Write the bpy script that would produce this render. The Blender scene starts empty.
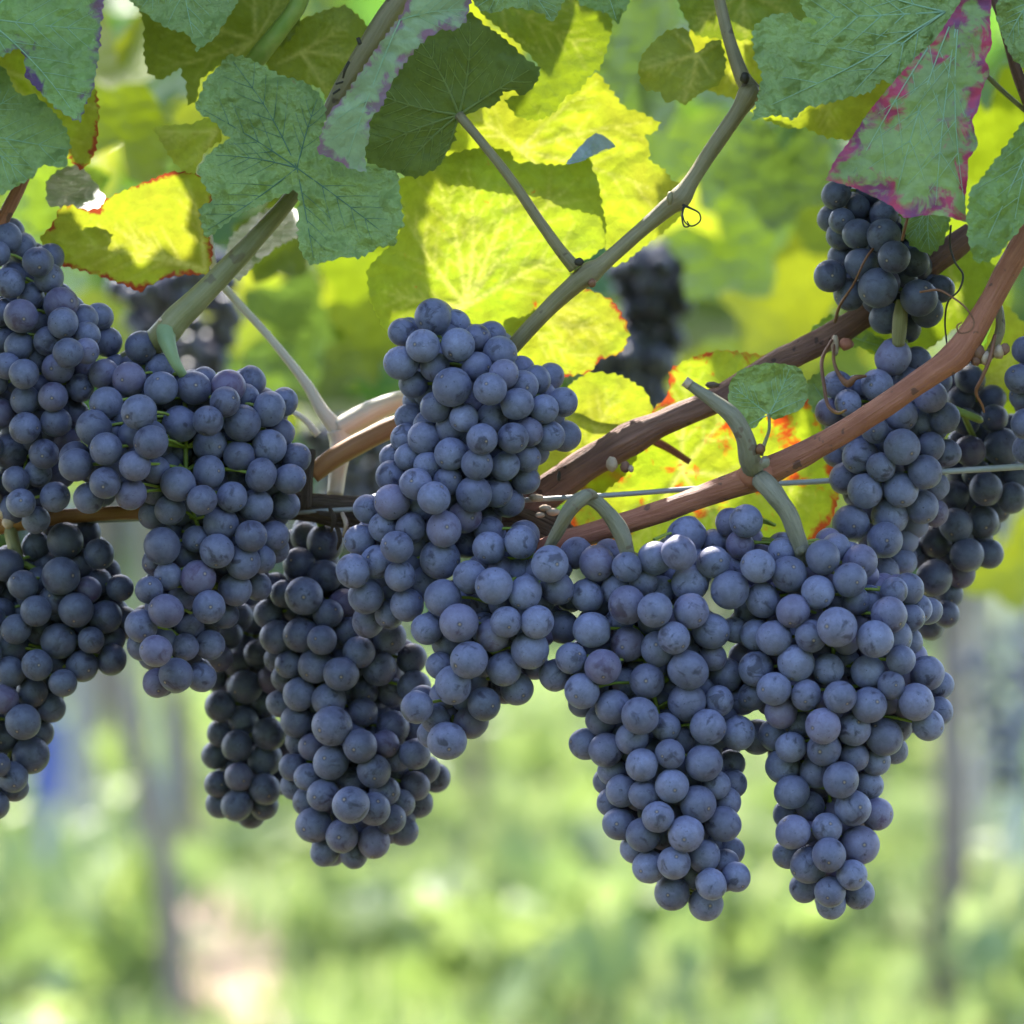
import bpy, bmesh, math, random
import numpy as np
from mathutils import Vector, noise, geometry, Matrix
random.seed(7); rng = np.random.default_rng(7)
scene = bpy.context.scene
# ---------------------------------------------------------------- camera, sky, sun, exposure
CAM_H, CAM_D, VIEW = 0.85, 1.6, 0.28125          # camera height, distance to the bunches, frame width / distance
cam = bpy.data.cameras.new('camera'); co = bpy.data.objects.new('camera', cam)
scene.collection.objects.link(co); scene.camera = co
co.location = (0, -CAM_D, CAM_H); co.rotation_euler = (math.radians(90), 0, 0)
cam.sensor_width = 36; cam.lens = 36 / VIEW; cam.clip_start = .05; cam.clip_end = 400
cam.dof.use_dof = True; cam.dof.focus_distance = CAM_D - .025; cam.dof.aperture_fstop = 6.4
SUN_EL, SUN_AZ = math.radians(52), math.radians(-16)    # behind the row, a little to one side
sdir = Vector((math.sin(SUN_AZ) * math.cos(SUN_EL), math.cos(SUN_AZ) * math.cos(SUN_EL), math.sin(SUN_EL)))
world = bpy.data.worlds.new('World'); scene.world = world; world.use_nodes = True
wn = world.node_tree; bg = wn.nodes['Background']
sky = wn.nodes.new('ShaderNodeTexSky'); sky.sky_type = 'NISHITA'; sky.sun_disc = False
sky.sun_elevation = SUN_EL; sky.sun_rotation = SUN_AZ; sky.air_density = .8; sky.dust_density = 2.0; sky.ozone_density = .5
wn.links.new(sky.outputs[0], bg.inputs[0]); bg.inputs[1].default_value = 0.15
sl = bpy.data.lights.new('sun', 'SUN'); sl.energy = 2.4; sl.angle = math.radians(.5); sl.color = (1, .95, .87)
so = bpy.data.objects.new('sun', sl); scene.collection.objects.link(so)
so.rotation_euler = (-sdir).to_track_quat('-Z', 'Y').to_euler()
scene.view_settings.view_transform = 'Standard'; scene.view_settings.look = 'None'
scene.view_settings.exposure = 3.0; scene.view_settings.gamma = 1
scene.cycles.max_bounces = 6; scene.cycles.transmission_bounces = 4; scene.cycles.diffuse_bounces = 4
C = scene.collection.objects

# ---------------------------------------------------------------- helpers
def at(px, py, Y=0.0):
    k = VIEW / 1024 * (CAM_D + Y)
    return Vector(((px - 512) * k, Y, CAM_H - (py - 512) * k))
def mpp(Y=0.0): return VIEW / 1024 * (CAM_D + Y)      # metres per pixel at that depth
def tag(o, label=None, cat=None, group=None, kind=None):
    if label: o['label'] = label
    if cat: o['category'] = cat
    if group: o['group'] = group
    if kind: o['kind'] = kind
    return o
def empty(name, loc, label, cat, group=None):
    o = bpy.data.objects.new(name, None); C.link(o); o.location = loc; o.empty_display_size = .01
    return tag(o, label, cat, group)
def mesh_obj(name, verts, faces, mat, parent=None, origin=None, smooth=True, attrs=None):
    me = bpy.data.meshes.new(name)
    v = np.asarray(verts, dtype=np.float64)
    if origin is not None: v = v - np.array(origin)
    me.from_pydata(v.tolist(), [], faces)
    if attrs:
        for k, a in attrs.items():
            at_ = me.attributes.new(k, 'FLOAT', 'POINT'); at_.data.foreach_set('value', np.asarray(a, dtype=np.float32))
    if smooth: me.polygons.foreach_set('use_smooth', [True] * len(me.polygons))
    me.materials.append(mat); me.update()
    o = bpy.data.objects.new(name, me); C.link(o)
    if parent is not None: o.parent = parent
    elif origin is not None: o.location = origin
    return o
class MB:
    def __init__(s): s.v = []; s.f = []; s.a = []
    def add(s, v, f, a=None):
        n = len(s.v); s.v.extend([tuple(p) for p in v]); s.f.extend([tuple(i + n for i in q) for q in f]); s.a.extend(a if a is not None else [(0, 0, 0)] * len(v))
    def obj(s, name, mat, parent=None, origin=None, smooth=True):
        o = mesh_obj(name, s.v, s.f, mat, parent, origin, smooth)
        at_ = o.data.attributes.new('tube', 'FLOAT_VECTOR', 'POINT'); at_.data.foreach_set('vector', np.asarray(s.a, dtype=np.float32).ravel()); return o
def spline(P, n=8):
    P = np.asarray(P, float); out = []
    Q = np.vstack([2 * P[0] - P[1], P, 2 * P[-1] - P[-2]])
    for i in range(1, len(Q) - 2):
        for t in np.linspace(0, 1, n, endpoint=False):
            a, b, c_, d = Q[i - 1], Q[i], Q[i + 1], Q[i + 2]
            out.append(.5 * (2 * b + (c_ - a) * t + (2 * a - 5 * b + 4 * c_ - d) * t * t + (3 * b - a - 3 * c_ + d) * t ** 3))
    out.append(P[-1]); return np.array(out)
def tube(mb, P, R, sides=12, n=8, rough=0.0, seed=0.0, grooves=0.0, caps=True):
    """P world points, R radii (m): a smooth tapering tube with an uneven skin"""
    S = spline(np.hstack([np.asarray(P, float), np.asarray(R, float)[:, None]]), n)
    pts, rad = S[:, :3], np.maximum(S[:, 3], 1e-4)
    tang = np.gradient(pts, axis=0); tang /= np.linalg.norm(tang, axis=1)[:, None] + 1e-12
    ref = np.array([0, 1, 0.]) if abs(tang[0][1]) < .9 else np.array([0, 0, 1.])
    V = []; TA = []; N = len(pts); run = np.concatenate([[0], np.cumsum(np.linalg.norm(np.diff(pts, axis=0), axis=1))]) + pts[0][0] * 3
    u = np.cross(tang[0], ref); u /= np.linalg.norm(u)
    for i in range(N):
        u = u - tang[i] * np.dot(u, tang[i]); u /= np.linalg.norm(u) + 1e-12
        w = np.cross(tang[i], u)
        for k in range(sides):
            a = 2 * math.pi * k / sides; d = u * math.cos(a) + w * math.sin(a); r = rad[i]
            if rough: r *= 1 + rough * noise.noise(Vector(pts[i] * 90 + d * 1.2) + Vector((seed, 0, 0))) + grooves * noise.noise(Vector((a * 3.0, seed, i * .04)))
            V.append(pts[i] + d * r); TA.append((math.cos(a), math.sin(a), run[i]))
    F = [(i * sides + k, i * sides + (k + 1) % sides, (i + 1) * sides + (k + 1) % sides, (i + 1) * sides + k) for i in range(N - 1) for k in range(sides)]
    if caps: F += [tuple(range(sides - 1, -1, -1)), tuple(range((N - 1) * sides, N * sides))]
    mb.add(V, F, TA)
def pxtube(mb, L, **kw):
    """L: (px, py, Y, radius px)"""
    tube(mb, [at(a, b, Y) for a, b, Y, r in L], [r * mpp(Y) * (.94 if kw.get('sides', 8) >= 14 else 1.) for a, b, Y, r in L], **kw)

# ---------------------------------------------------------------- materials
class NT:
    def __init__(s, name):
        s.m = bpy.data.materials.new(name); s.m.use_nodes = True; s.t = s.m.node_tree; s.t.nodes.clear()
        s.out = s.n('ShaderNodeOutputMaterial')
    def n(s, typ, **kw):
        nd = s.t.nodes.new(typ)
        for k, v in kw.items():
            if k.startswith('i_'):
                nm = k[2:].replace('_', ' ')
                nd.inputs[nm].default_value = v
            else: setattr(nd, k, v)
        return nd
    def l(s, a, b): s.t.links.new(a, b)
    def noise(s, vec, scale, detail=3, rough=.55, dist=0, W=None):
        nd = s.n('ShaderNodeTexNoise'); nd.inputs['Scale'].default_value = scale; nd.inputs['Detail'].default_value = detail
        nd.inputs['Roughness'].default_value = rough; nd.inputs['Distortion'].default_value = dist
        if vec is not None: s.l(vec, nd.inputs['Vector'])
        if W is not None: nd.noise_dimensions = '4D'; s.l(W, nd.inputs['W'])
        return nd.outputs[0]
    def ramp(s, fac, stops, interp='LINEAR'):
        nd = s.n('ShaderNodeValToRGB'); cr = nd.color_ramp; cr.interpolation = interp
        while len(cr.elements) < len(stops): cr.elements.new(.5)
        for e, (p, c_) in zip(cr.elements, stops):
            e.position = p; e.color = (c_, c_, c_, 1) if not hasattr(c_, '__len__') else (*c_, 1)
        s.l(fac, nd.inputs[0]); return nd.outputs[0]
    def mix(s, fac, a, b, mode='MIX'):
        nd = s.n('ShaderNodeMix', data_type='RGBA', blend_type=mode)
        for sock, v in ((nd.inputs[0], fac), (nd.inputs[6], a), (nd.inputs[7], b)):
            if hasattr(v, 'is_output'): s.l(v, sock)
            elif hasattr(v, '__len__'): sock.default_value = (*v, 1)
            else: sock.default_value = v
        return nd.outputs[2]
    def math(s, op, a, b=0.0, clamp=False):
        nd = s.n('ShaderNodeMath', operation=op, use_clamp=clamp)
        for sock, v in ((nd.inputs[0], a), (nd.inputs[1], b)):
            if hasattr(v, 'is_output'): s.l(v, sock)
            else: sock.default_value = v
        return nd.outputs[0]
    def mapr(s, v, a, b, c_=0., d=1.):
        nd = s.n('ShaderNodeMapRange'); s.l(v, nd.inputs[0])
        for i, x in enumerate((a, b, c_, d)): nd.inputs[i + 1].default_value = x
        return nd.outputs[0]
    def bump(s, h, strength, dist):
        nd = s.n('ShaderNodeBump'); nd.inputs['Strength'].default_value = strength; nd.inputs['Distance'].default_value = dist
        s.l(h, nd.inputs['Height']); return nd.outputs[0]
    def principled(s, col, rough=.5, spec=.5, normal=None, **kw):
        p = s.n('ShaderNodeBsdfPrincipled')
        for sock, v in ((p.inputs['Base Color'], col), (p.inputs['Roughness'], rough)):
            if hasattr(v, 'is_output'): s.l(v, sock)
            elif hasattr(v, '__len__'): sock.default_value = (*v, 1)
            else: sock.default_value = v
        p.inputs['Specular IOR Level'].default_value = spec
        if normal is not None: s.l(normal, p.inputs['Normal'])
        for k, v in kw.items():
            i = p.inputs[k.replace('_', ' ')]
            i.default_value = (*v, 1) if hasattr(v, '__len__') else v
        return p.outputs[0]
    def done(s, shader): s.l(shader, s.out.inputs[0]); return s.m

def grape_mat(name, bloom, bl=(.205, .216, .345), skin=(.018, .014, .030), warm=(.075, .035, .085)):
    t = NT(name); tc = t.n('ShaderNodeTexCoord').outputs['Object']; oi = t.n('ShaderNodeObjectInfo').outputs['Random']
    W = t.math('MULTIPLY', oi, 61.0)
    big = t.noise(tc, 1.1, 2, .5, 0, W); mid = t.noise(tc, 3.2, 5, .62, .6, W); fine = t.noise(tc, 17, 4, .65, 0, W)
    rub = t.ramp(t.noise(tc, 1.05, 5, .58, .9, W), [(.35, 0.), (.44, 1.)])         # where the bloom is rubbed off
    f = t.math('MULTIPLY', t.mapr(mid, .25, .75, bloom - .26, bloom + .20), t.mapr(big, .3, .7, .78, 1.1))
    f = t.math('MULTIPLY', f, t.mapr(rub, 0, 1, .30, 1.))
    f = t.math('MULTIPLY', f, t.mapr(fine, .3, .7, .90, 1.06), True)
    r2 = t.math('FRACT', t.math('MULTIPLY', oi, 7.31))
    r3 = t.math('FRACT', t.math('MULTIPLY', oi, 23.7))
    f = t.math('MULTIPLY', f, t.mapr(r2, 0, 1, .66, 1.14), True)
    tint = t.mix(t.ramp(r3, [(.7, 0.), (.97, .5)]), bl, (bl[0] * 1.08, bl[1] * .93, bl[2] * .93))
    sk = t.mix(t.ramp(r3, [(.86, 0.), (.99, 1.)]), skin, warm)
    col = t.mix(f, sk, tint)
    sep = t.n('ShaderNodeSeparateXYZ'); nv = t.n('ShaderNodeVectorMath', operation='NORMALIZE'); t.l(tc, nv.inputs[0]); t.l(nv.outputs[0], sep.inputs[0])
    z = sep.outputs['Z']
    col = t.mix(t.ramp(z, [(.985, 0.), (.996, .6)]), col, (.03, .022, .028))
    col = t.mix(t.ramp(z, [(.9982, 0.), (.9990, 1.)]), col, (.30, .22, .15))
    sp = t.ramp(t.noise(tc, 6.5, 2, .5, 0, W), [(.68, 0.), (.72, .7)])
    col = t.mix(sp, col, (.02, .016, .018))
    nrm = t.bump(fine, .12, .02)
    rough = t.mapr(f, 0, 1, .34, .62)
    return t.done(t.principled(col, rough, .38, nrm, Sheen_Weight=.10, Sheen_Roughness=.45, Sheen_Tint=(.75, .8, 1.)))
M_GRAPE = grape_mat('grape_skin', .80)
M_GRAPE_SHADED = grape_mat('grape_skin_shaded', .62, bl=(.125, .138, .20))  # less bloom and darker colour: shade on these bunches put into the skin
M_GRAPE_FAR = grape_mat('grape_skin_far', .60, bl=(.11, .12, .20), skin=(.012, .012, .03), warm=(.02, .015, .04))
M_GRAPE_MID = grape_mat('grape_skin_plain', .70, bl=(.170, .180, .285))

def leaf_mat(name, top, under, trans, tmix=.4, edge=None, ew=10, spot=None, spot_amt=.62, rough=.40, spec=.45, bumps=.5, warm=None):
    t = NT(name); geo = t.n('ShaderNodeNewGeometry'); tc = t.n('ShaderNodeTexCoord').outputs['Object']
    oi = t.n('ShaderNodeObjectInfo').outputs['Random']; W = t.math('MULTIPLY', oi, 37.)
    n1 = t.noise(tc, 38, 3, .55, .3, W); n2 = t.noise(tc, 260, 4, .6, 0, W)
    wv = t.n('ShaderNodeVectorMath', operation='ADD'); wn_ = t.n('ShaderNodeTexNoise'); wn_.inputs['Scale'].default_value = 90; t.l(tc, wn_.inputs['Vector'])
    sc_ = t.n('ShaderNodeVectorMath', operation='SCALE'); sc_.inputs['Scale'].default_value = .012; t.l(wn_.outputs[1], sc_.inputs[0]); t.l(tc, wv.inputs[0]); t.l(sc_.outputs[0], wv.inputs[1])
    vo = t.n('ShaderNodeTexVoronoi', feature='SMOOTH_F1'); vo.inputs['Scale'].default_value = 95; t.l(wv.outputs[0], vo.inputs['Vector'])
    var = t.math('MULTIPLY', t.mapr(n1, .25, .75, .72, 1.28), t.mapr(n2, .25, .75, .86, 1.14))
    vv = t.n('ShaderNodeCombineColor'); [t.l(var, vv.inputs[i]) for i in range(3)]
    ct = t.mix(1., top, vv.outputs[0], 'MULTIPLY'); cu = t.mix(1., under, vv.outputs[0], 'MULTIPLY')
    tr = t.mix(t.mapr(n1, .35, .65, 0, 1), trans, warm if warm else tuple(c_ * .72 for c_ in trans)); tr = t.mix(1., tr, vv.outputs[0], 'MULTIPLY')
    vn = t.n('ShaderNodeAttribute', attribute_name='vein').outputs['Fac']
    tr = t.mix(t.math('MULTIPLY', vn, .60), tr, (.62, .56, .16)); cu = t.mix(t.math('MULTIPLY', vn, .6), cu, (.36, .38, .14))
    if edge:
        ed = t.n('ShaderNodeAttribute', attribute_name='edge').outputs['Fac']
        wob = t.noise(tc, 95, 4, .6, .8, W)
        e = t.math('SUBTRACT', t.mapr(wob, .34, .68, -ew * .9, ew * 2.2), ed); e = t.mapr(e, -.5 * ew, .5 * ew, 0, 1)
        ecol = t.mix(t.ramp(t.noise(tc, 60, 3, .6, 0, W), [(.42, 0.), (.58, 1.)]), edge[0], edge[1])
        ct = t.mix(e, ct, ecol); cu = t.mix(e, cu, ecol)
        tr = t.mix(e, tr, tuple(c_ * .7 for c_ in edge[0]))
    if spot:
        s = t.ramp(t.noise(tc, 75, 4, .6, .5, W), [(spot_amt - .02, 0.), (spot_amt + .07, 1.)])
        ct = t.mix(s, ct, spot); cu = t.mix(s, cu, spot); tr = t.mix(s, tr, tuple(min(1, c_ * .8) for c_ in spot))
    col = t.mix(geo.outputs['Backfacing'], ct, cu)
    h = t.math('ADD', t.math('MULTIPLY', vo.outputs['Distance'], -.9), t.math('MULTIPLY', n2, .30))
    nrm = t.bump(h, bumps, .013)
    p = t.principled(col, rough, spec, nrm)
    tb = t.n('ShaderNodeBsdfTranslucent'); t.l(tr, tb.inputs[0]); t.l(nrm, tb.inputs[1])
    mx = t.n('ShaderNodeMixShader'); mx.inputs[0].default_value = tmix; t.l(p, mx.inputs[1]); t.l(tb.outputs[0], mx.inputs[2])
    return t.done(mx.outputs[0])
PURPLE = ((.085, .035, .095), (.20, .10, .17)); PINK = ((.42, .035, .085), (.16, .035, .11)); RED = ((.34, .06, .02), (.14, .03, .015))
LM = {
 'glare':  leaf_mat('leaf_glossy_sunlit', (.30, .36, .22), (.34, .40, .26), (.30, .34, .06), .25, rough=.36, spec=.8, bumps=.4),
 'blue':   leaf_mat('leaf_bluegreen', (.22, .305, .092), (.13, .20, .09), (.16, .27, .03), .20, rough=.36, bumps=.75),
 'bluep':  leaf_mat('leaf_bluegreen_purple_rim', (.19, .29, .075), (.13, .20, .09), (.16, .27, .03), .20, edge=PURPLE, ew=9),
 'bluer':  leaf_mat('leaf_bluegreen_red_marks', (.22, .305, .092), (.13, .20, .09), (.16, .27, .03), .20, spot=(.30, .06, .05), spot_amt=.72, rough=.36, bumps=.8),
 'green':  leaf_mat('leaf_green', (.17, .265, .075), (.14, .22, .07), (.22, .34, .02), .30),
 'pink':   leaf_mat('leaf_green_pink_rim', (.21, .285, .085), (.14, .20, .08), (.20, .30, .04), .22, edge=PINK, ew=15, spot=(.20, .09, .14), spot_amt=.64, bumps=.2),
 'pale':   leaf_mat('leaf_pale_folded', (.25, .33, .18), (.27, .34, .19), (.26, .36, .08), .22, edge=((.26, .13, .19), (.20, .13, .17)), ew=6, bumps=.2),
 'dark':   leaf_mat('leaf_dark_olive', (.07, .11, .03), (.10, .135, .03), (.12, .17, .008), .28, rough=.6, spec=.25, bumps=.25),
 'olive':  leaf_mat('leaf_olive_lit', (.11, .16, .03), (.14, .18, .03), (.24, .28, .010), .44, rough=.55, spec=.3, bumps=.25),
 'lit':    leaf_mat('leaf_green_lit', (.12, .19, .03), (.15, .21, .03), (.21, .28, .008), .46, rough=.55, spec=.3, bumps=.25, spot=(.36, .28, .08), spot_amt=.76),
 'yel':    leaf_mat('leaf_yellow', (.22, .25, .03), (.25, .28, .035), (.31, .32, .020), .52, rough=.55, spec=.3, bumps=.25, warm=(.28, .34, .012)),
 'yelr':   leaf_mat('leaf_yellow_red_rim', (.22, .25, .03), (.25, .28, .035), (.31, .315, .020), .52, edge=RED, ew=3.2, rough=.55, spec=.3, bumps=.25, warm=(.27, .33, .012)),
 'tip':   leaf_mat('leaf_tip_sky_sheen', (.30, .36, .36), (.28, .33, .30), (.2, .25, .1), .15, bumps=.4),  # pale grey stands in for sky reflected on the curled tip
 'yels':   leaf_mat('leaf_yellow_red_blotched', (.18, .23, .03), (.21, .26, .035), (.27, .315, .016), .52, spot=(.50, .07, .01), spot_amt=.66, rough=.55, spec=.3, bumps=.3, warm=(.22, .30, .010)),
 'yelb':   leaf_mat('leaf_yellow_red_burnt', (.18, .23, .03), (.21, .26, .035), (.29, .325, .016), .52, spot=(.50, .07, .01), spot_amt=.555, edge=((.42, .07, .015), (.24, .05, .012)), ew=9, rough=.55, spec=.3, bumps=.3, warm=(.24, .31, .010)),
}
def simple_mat(name, a, b, scale, rough=.7, spec=.3, bump=.4, bd=.002, stretch=None, detail=5, spots=None, fiber=0, along=22., fmix=.8):
    t = NT(name); tc = t.n('ShaderNodeTexCoord').outputs['Object']
    if stretch:
        mp = t.n('ShaderNodeMapping'); mp.inputs['Scale'].default_value = stretch; mp.inputs['Rotation'].default_value = (0, math.radians(28), 0); t.l(tc, mp.inputs[0]); tc = mp.outputs[0]
    n = t.noise(tc, scale, detail, .6, .4); n2 = t.noise(tc, scale * 5, 4, .6)
    if fiber:
        ta = t.n('ShaderNodeAttribute', attribute_name='tube').outputs['Vector']; mp = t.n('ShaderNodeMapping'); mp.inputs['Scale'].default_value = (fiber, fiber, along); t.l(ta, mp.inputs[0])
        fb = t.noise(mp.outputs[0], 1., 5, .62, .35); fine_ = t.noise(mp.outputs[0], 3.1, 4, .6, .2)
        n = t.math('ADD', t.math('MULTIPLY', n, 1 - fmix), t.math('MULTIPLY', fb, fmix)); n2 = t.math('ADD', t.math('MULTIPLY', n2, .4), fine_)
    col = t.mix(t.mapr(n, .3, .7), a, b)
    if spots: col = t.mix(t.ramp(t.noise(tc, scale * 2.2, 2, .5), [(.66, 0.), (.70, .8)]), col, spots)
    h = t.math('ADD', n, t.math('MULTIPLY', n2, .5))
    return t.done(t.principled(col, rough, spec, t.bump(h, bump, bd)))
M_CANE = simple_mat('cane_red_brown', (.22, .070, .040), (.43, .175, .105), 70, .55, .3, .9, .0018, None, spots=(.10, .05, .04), fiber=3., along=26., fmix=.6)
M_CANE2 = simple_mat('cane_brown', (.115, .055, .040), (.31, .165, .115), 70, .7, .25, 1., .0025, None, spots=(.06, .035, .03), fiber=3.4, along=22., fmix=.7)
M_CANE3 = simple_mat('cane_orange', (.24, .10, .03), (.36, .16, .055), 60, .5, .35, .3, .001, fiber=3., along=24., fmix=.6)
M_BARK = simple_mat('bark_old', (.055, .036, .025), (.27, .20, .14), 75, .9, .15, 1., .006, (.35, 1, 2.2), fiber=5.5, along=40., fmix=.85)
M_SHOOT = simple_mat('shoot_olive', (.15, .145, .055), (.28, .25, .125), 50, .5, .35, .5, .0012, spots=(.13, .10, .05), fiber=3., along=30., fmix=.6)
M_SHOOT2 = simple_mat('shoot_grey_olive', (.15, .125, .055), (.29, .235, .13), 60, .5, .35, .6, .0012, spots=(.09, .06, .035), fiber=3., along=30., fmix=.6)
M_STALK = simple_mat('bunch_stalk_grey_green', (.16, .155, .105), (.31, .275, .205), 70, .7, .25, .8, .002, spots=(.16, .11, .08), fiber=2.6, along=60., fmix=.6)
M_STALKG = simple_mat('bunch_stalk_green', (.17, .24, .12), (.24, .30, .15), 70, .6, .3, .3, .001)
M_TAN = simple_mat('shoot_tan', (.52, .44, .33), (.70, .62, .50), 60, .5, .3, .2, .001, fiber=3., along=30.)
M_STEM = simple_mat('pedicel_green', (.16, .24, .035), (.25, .29, .06), 120, .5, .3, .2, .001)
M_TENDRIL = simple_mat('tendril_brown', (.12, .05, .028), (.22, .10, .05), 120, .5, .3, .2, .001)
M_DARKTEN = simple_mat('tendril_dark', (.02, .018, .014), (.05, .04, .025), 120, .6, .3, .2, .001)
M_CUT = simple_mat('cut_wood', (.34, .24, .16), (.50, .38, .28), 150, .8, .2, .5, .002)
def vein_mat(name, c1, c2, k):
    t = NT(name); p = t.principled(c1, .5, .3); tb = t.n('ShaderNodeBsdfTranslucent'); tb.inputs[0].default_value = (*c2, 1)
    mx = t.n('ShaderNodeMixShader'); mx.inputs[0].default_value = k; t.l(p, mx.inputs[1]); t.l(tb.outputs[0], mx.inputs[2]); return t.done(mx.outputs[0])
M_VEINY = vein_mat('leaf_vein_yellow', (.42, .44, .10), (.62, .60, .10), .55)
M_VEIN = vein_mat('leaf_vein', (.25, .31, .10), (.36, .42, .06), .4)
M_VEIND = simple_mat('leaf_vein_sunk', (.07, .14, .085), (.085, .16, .09), 100, .5, .3, .1, .001)
M_VEINB = simple_mat('leaf_vein_pale', (.22, .36, .21), (.27, .39, .24), 100, .5, .3, .1, .001)
# ---------------------------------------------------------------- setting: ground, rows of vines behind
def ground_mat():
    t = NT('vineyard_ground'); tc = t.n('ShaderNodeNewGeometry').outputs['Position']
    n1 = t.noise(tc, .9, 4, .6, .5); n2 = t.noise(tc, 6, 5, .65); n3 = t.noise(tc, 40, 3, .6)
    col = t.mix(t.mapr(n1, .35, .65), (.085, .12, .040), (.13, .165, .065))
    col = t.mix(t.ramp(n2, [(.52, 0.), (.68, .8)]), col, (.15, .135, .085))
    col = t.mix(t.ramp(n3, [(.3, 0.), (.7, .35)]), col, (.06, .09, .03))
    return t.done(t.principled(col, .9, .1, t.bump(n3, .6, .03)))
M_GROUND = ground_mat()
N = 48
gx = np.linspace(-60, 60, N + 1); gy = np.linspace(-12, 150, N + 1)
gv = [(x, y, 0.0) for y in gy for x in gx]
gf = [(j * (N + 1) + i, j * (N + 1) + i + 1, (j + 1) * (N + 1) + i + 1, (j + 1) * (N + 1) + i) for j in range(N) for i in range(N)]
tag(mesh_obj('ground', gv, gf, M_GROUND, smooth=False), 'grassy vineyard ground running back from the vines', None, None, 'structure')
M_SOIL = simple_mat('dry_soil', (.21, .155, .105), (.27, .21, .15), 7, .95, .1, .6, .02)
def soil_mid(d): return -.455 - (d - 6) * .105
sv = []
for k in range(40):
    a = 2 * math.pi * k / 40; d = 6.95 + 1.25 * math.cos(a); w = .10 * (1 + .5 * noise.noise(Vector((math.cos(a) * 2, math.sin(a) * 2, 3))))
    sv.append((soil_mid(d) + w * math.sin(a), d - CAM_D, .004))
tag(mesh_obj('soil_patch', sv, [tuple(range(40))], M_SOIL, smooth=False), 'bare straw coloured soil patch in the grass', None, None, 'structure')

def island_leaf_mat(name, stops, tmix, tscale=2.2, spec=.35, rough=.45, tint=(1.05, 1., .25)):
    t = NT(name); rnd = t.n('ShaderNodeNewGeometry').outputs['Random Per Island']
    col = t.ramp(rnd, stops)
    tr = t.mix(1., col, tuple(tscale * q for q in tint), 'MULTIPLY')
    p = t.principled(col, rough, spec)
    tb = t.n('ShaderNodeBsdfTranslucent'); t.l(tr, tb.inputs[0])
    mx = t.n('ShaderNodeMixShader'); mx.inputs[0].default_value = tmix; t.l(p, mx.inputs[1]); t.l(tb.outputs[0], mx.inputs[2])
    return t.done(mx.outputs[0])
M_GRASS = island_leaf_mat('grass_blades', [(0, (.16, .215, .08)), (.5, (.215, .275, .12)), (.8, (.28, .335, .17)), (1, (.36, .37, .25))], .35, 1.3, .3, .5, (1.0, 1.08, .6))
M_ROWLEAF = island_leaf_mat('row_foliage', [(0, (.032, .080, .030)), (.5, (.052, .115, .040)), (.78, (.10, .155, .03)), (.94, (.20, .22, .03)), (1, (.30, .27, .05))], .45, 2.4)
M_FAR = island_leaf_mat('far_foliage', [(0, (.05, .10, .03)), (.6, (.08, .14, .04)), (1, (.14, .18, .05))], .35, 2.0)

def grass(n, y0, y1, xk, h, w, seed, excl=None):
    r = np.random.default_rng(seed); V = []; F = []
    for i in range(n):
        y = y0 + (y1 - y0) * r.random() ** 1.4; x = (r.random() - .5) * xk * (y + CAM_D) * 1.25
        if excl and excl(x, y) and r.random() < .72: continue
        if noise.noise(Vector((x * 1.7, y * 1.1, 2))) < -.18 and r.random() < .75: continue
        hh = h * (.45 + r.random()); ww = w * (.6 + .8 * r.random()) * (1 + y * .03); a = r.random() * 6.28; b = (r.random() - .5) * .9; c_ = (r.random() - .5) * .9
        dx, dy = math.cos(a) * ww, math.sin(a) * ww; k = len(V)
        V += [(x - dx, y - dy, 0), (x + dx, y + dy, 0), (x - dx * .7 + b * hh * .3, y - dy * .7 + c_ * hh * .3, hh * .6), (x + dx * .7 + b * hh * .3, y + dy * .7 + c_ * hh * .3, hh * .6), (x + b * hh, y + c_ * hh, hh)]
        F += [(k, k + 1, k + 3, k + 2), (k + 2, k + 3, k + 4)]
    return V, F
excl = lambda x, y: abs(x - soil_mid(y + CAM_D)) < .10 and 5.7 < y + CAM_D < 8.2
V, F = grass(60000, 1.2, 20, .62, .07, .006, 3, excl)
tag(mesh_obj('grass', V, F, M_GRASS, smooth=False), 'light green sunlit grass between the vine rows', None, None, 'stuff')
def weed_mesh(r, n, R, H, size):
    V = []; F = []
    for i in range(n):
        a = r.random() * 6.28; d = R * math.sqrt(r.random()); p = np.array([d * math.cos(a), d * math.sin(a), H * r.random()])
        leafcard(V, F, p, size * (.6 + .8 * r.random()), r)
    return V, F
LOBE = np.array([(math.sin(a) * (1 + .16 * math.cos(5 * a) + .05 * math.cos(15 * a)), math.cos(a) * (1 + .16 * math.cos(5 * a) + .05 * math.cos(15 * a)) * (.92)) for a in np.linspace(0, 2 * math.pi, 20, endpoint=False)])
LOBE[10] *= .35
def leafcard(V, F, p, size, r, nrm=None):
    n = nrm if nrm is not None else r.normal(size=3); n = n / (np.linalg.norm(n) + 1e-9)
    u = np.cross(n, r.normal(size=3)); u /= np.linalg.norm(u) + 1e-9; w = np.cross(n, u); k = len(V)
    V.append(tuple(p - n * size * .18))
    for a, b in LOBE: V.append(tuple(p + (u * a + w * b) * size + n * size * .12 * (a * a - .4 * b)))
    F.extend([(k, k + 1 + i, k + 1 + (i + 1) % 20) for i in range(20)])
M_STRIP = simple_mat('bare_earth', (.045, .033, .024), (.10, .075, .05), 9, .95, .1, .8, .02)
tag(mesh_obj('added_soil_strip', [(-30, -.75, .004), (30, -.75, .004), (30, .55, .004), (-30, .55, .004)], [(0, 1, 2, 3)], M_STRIP, smooth=False), 'dark bare earth strip added under the front vines to cut bounced light', None, None, 'structure')  # added out of view: dark earth lowers the light bounced up to the bunches
r = np.random.default_rng(11)
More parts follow.
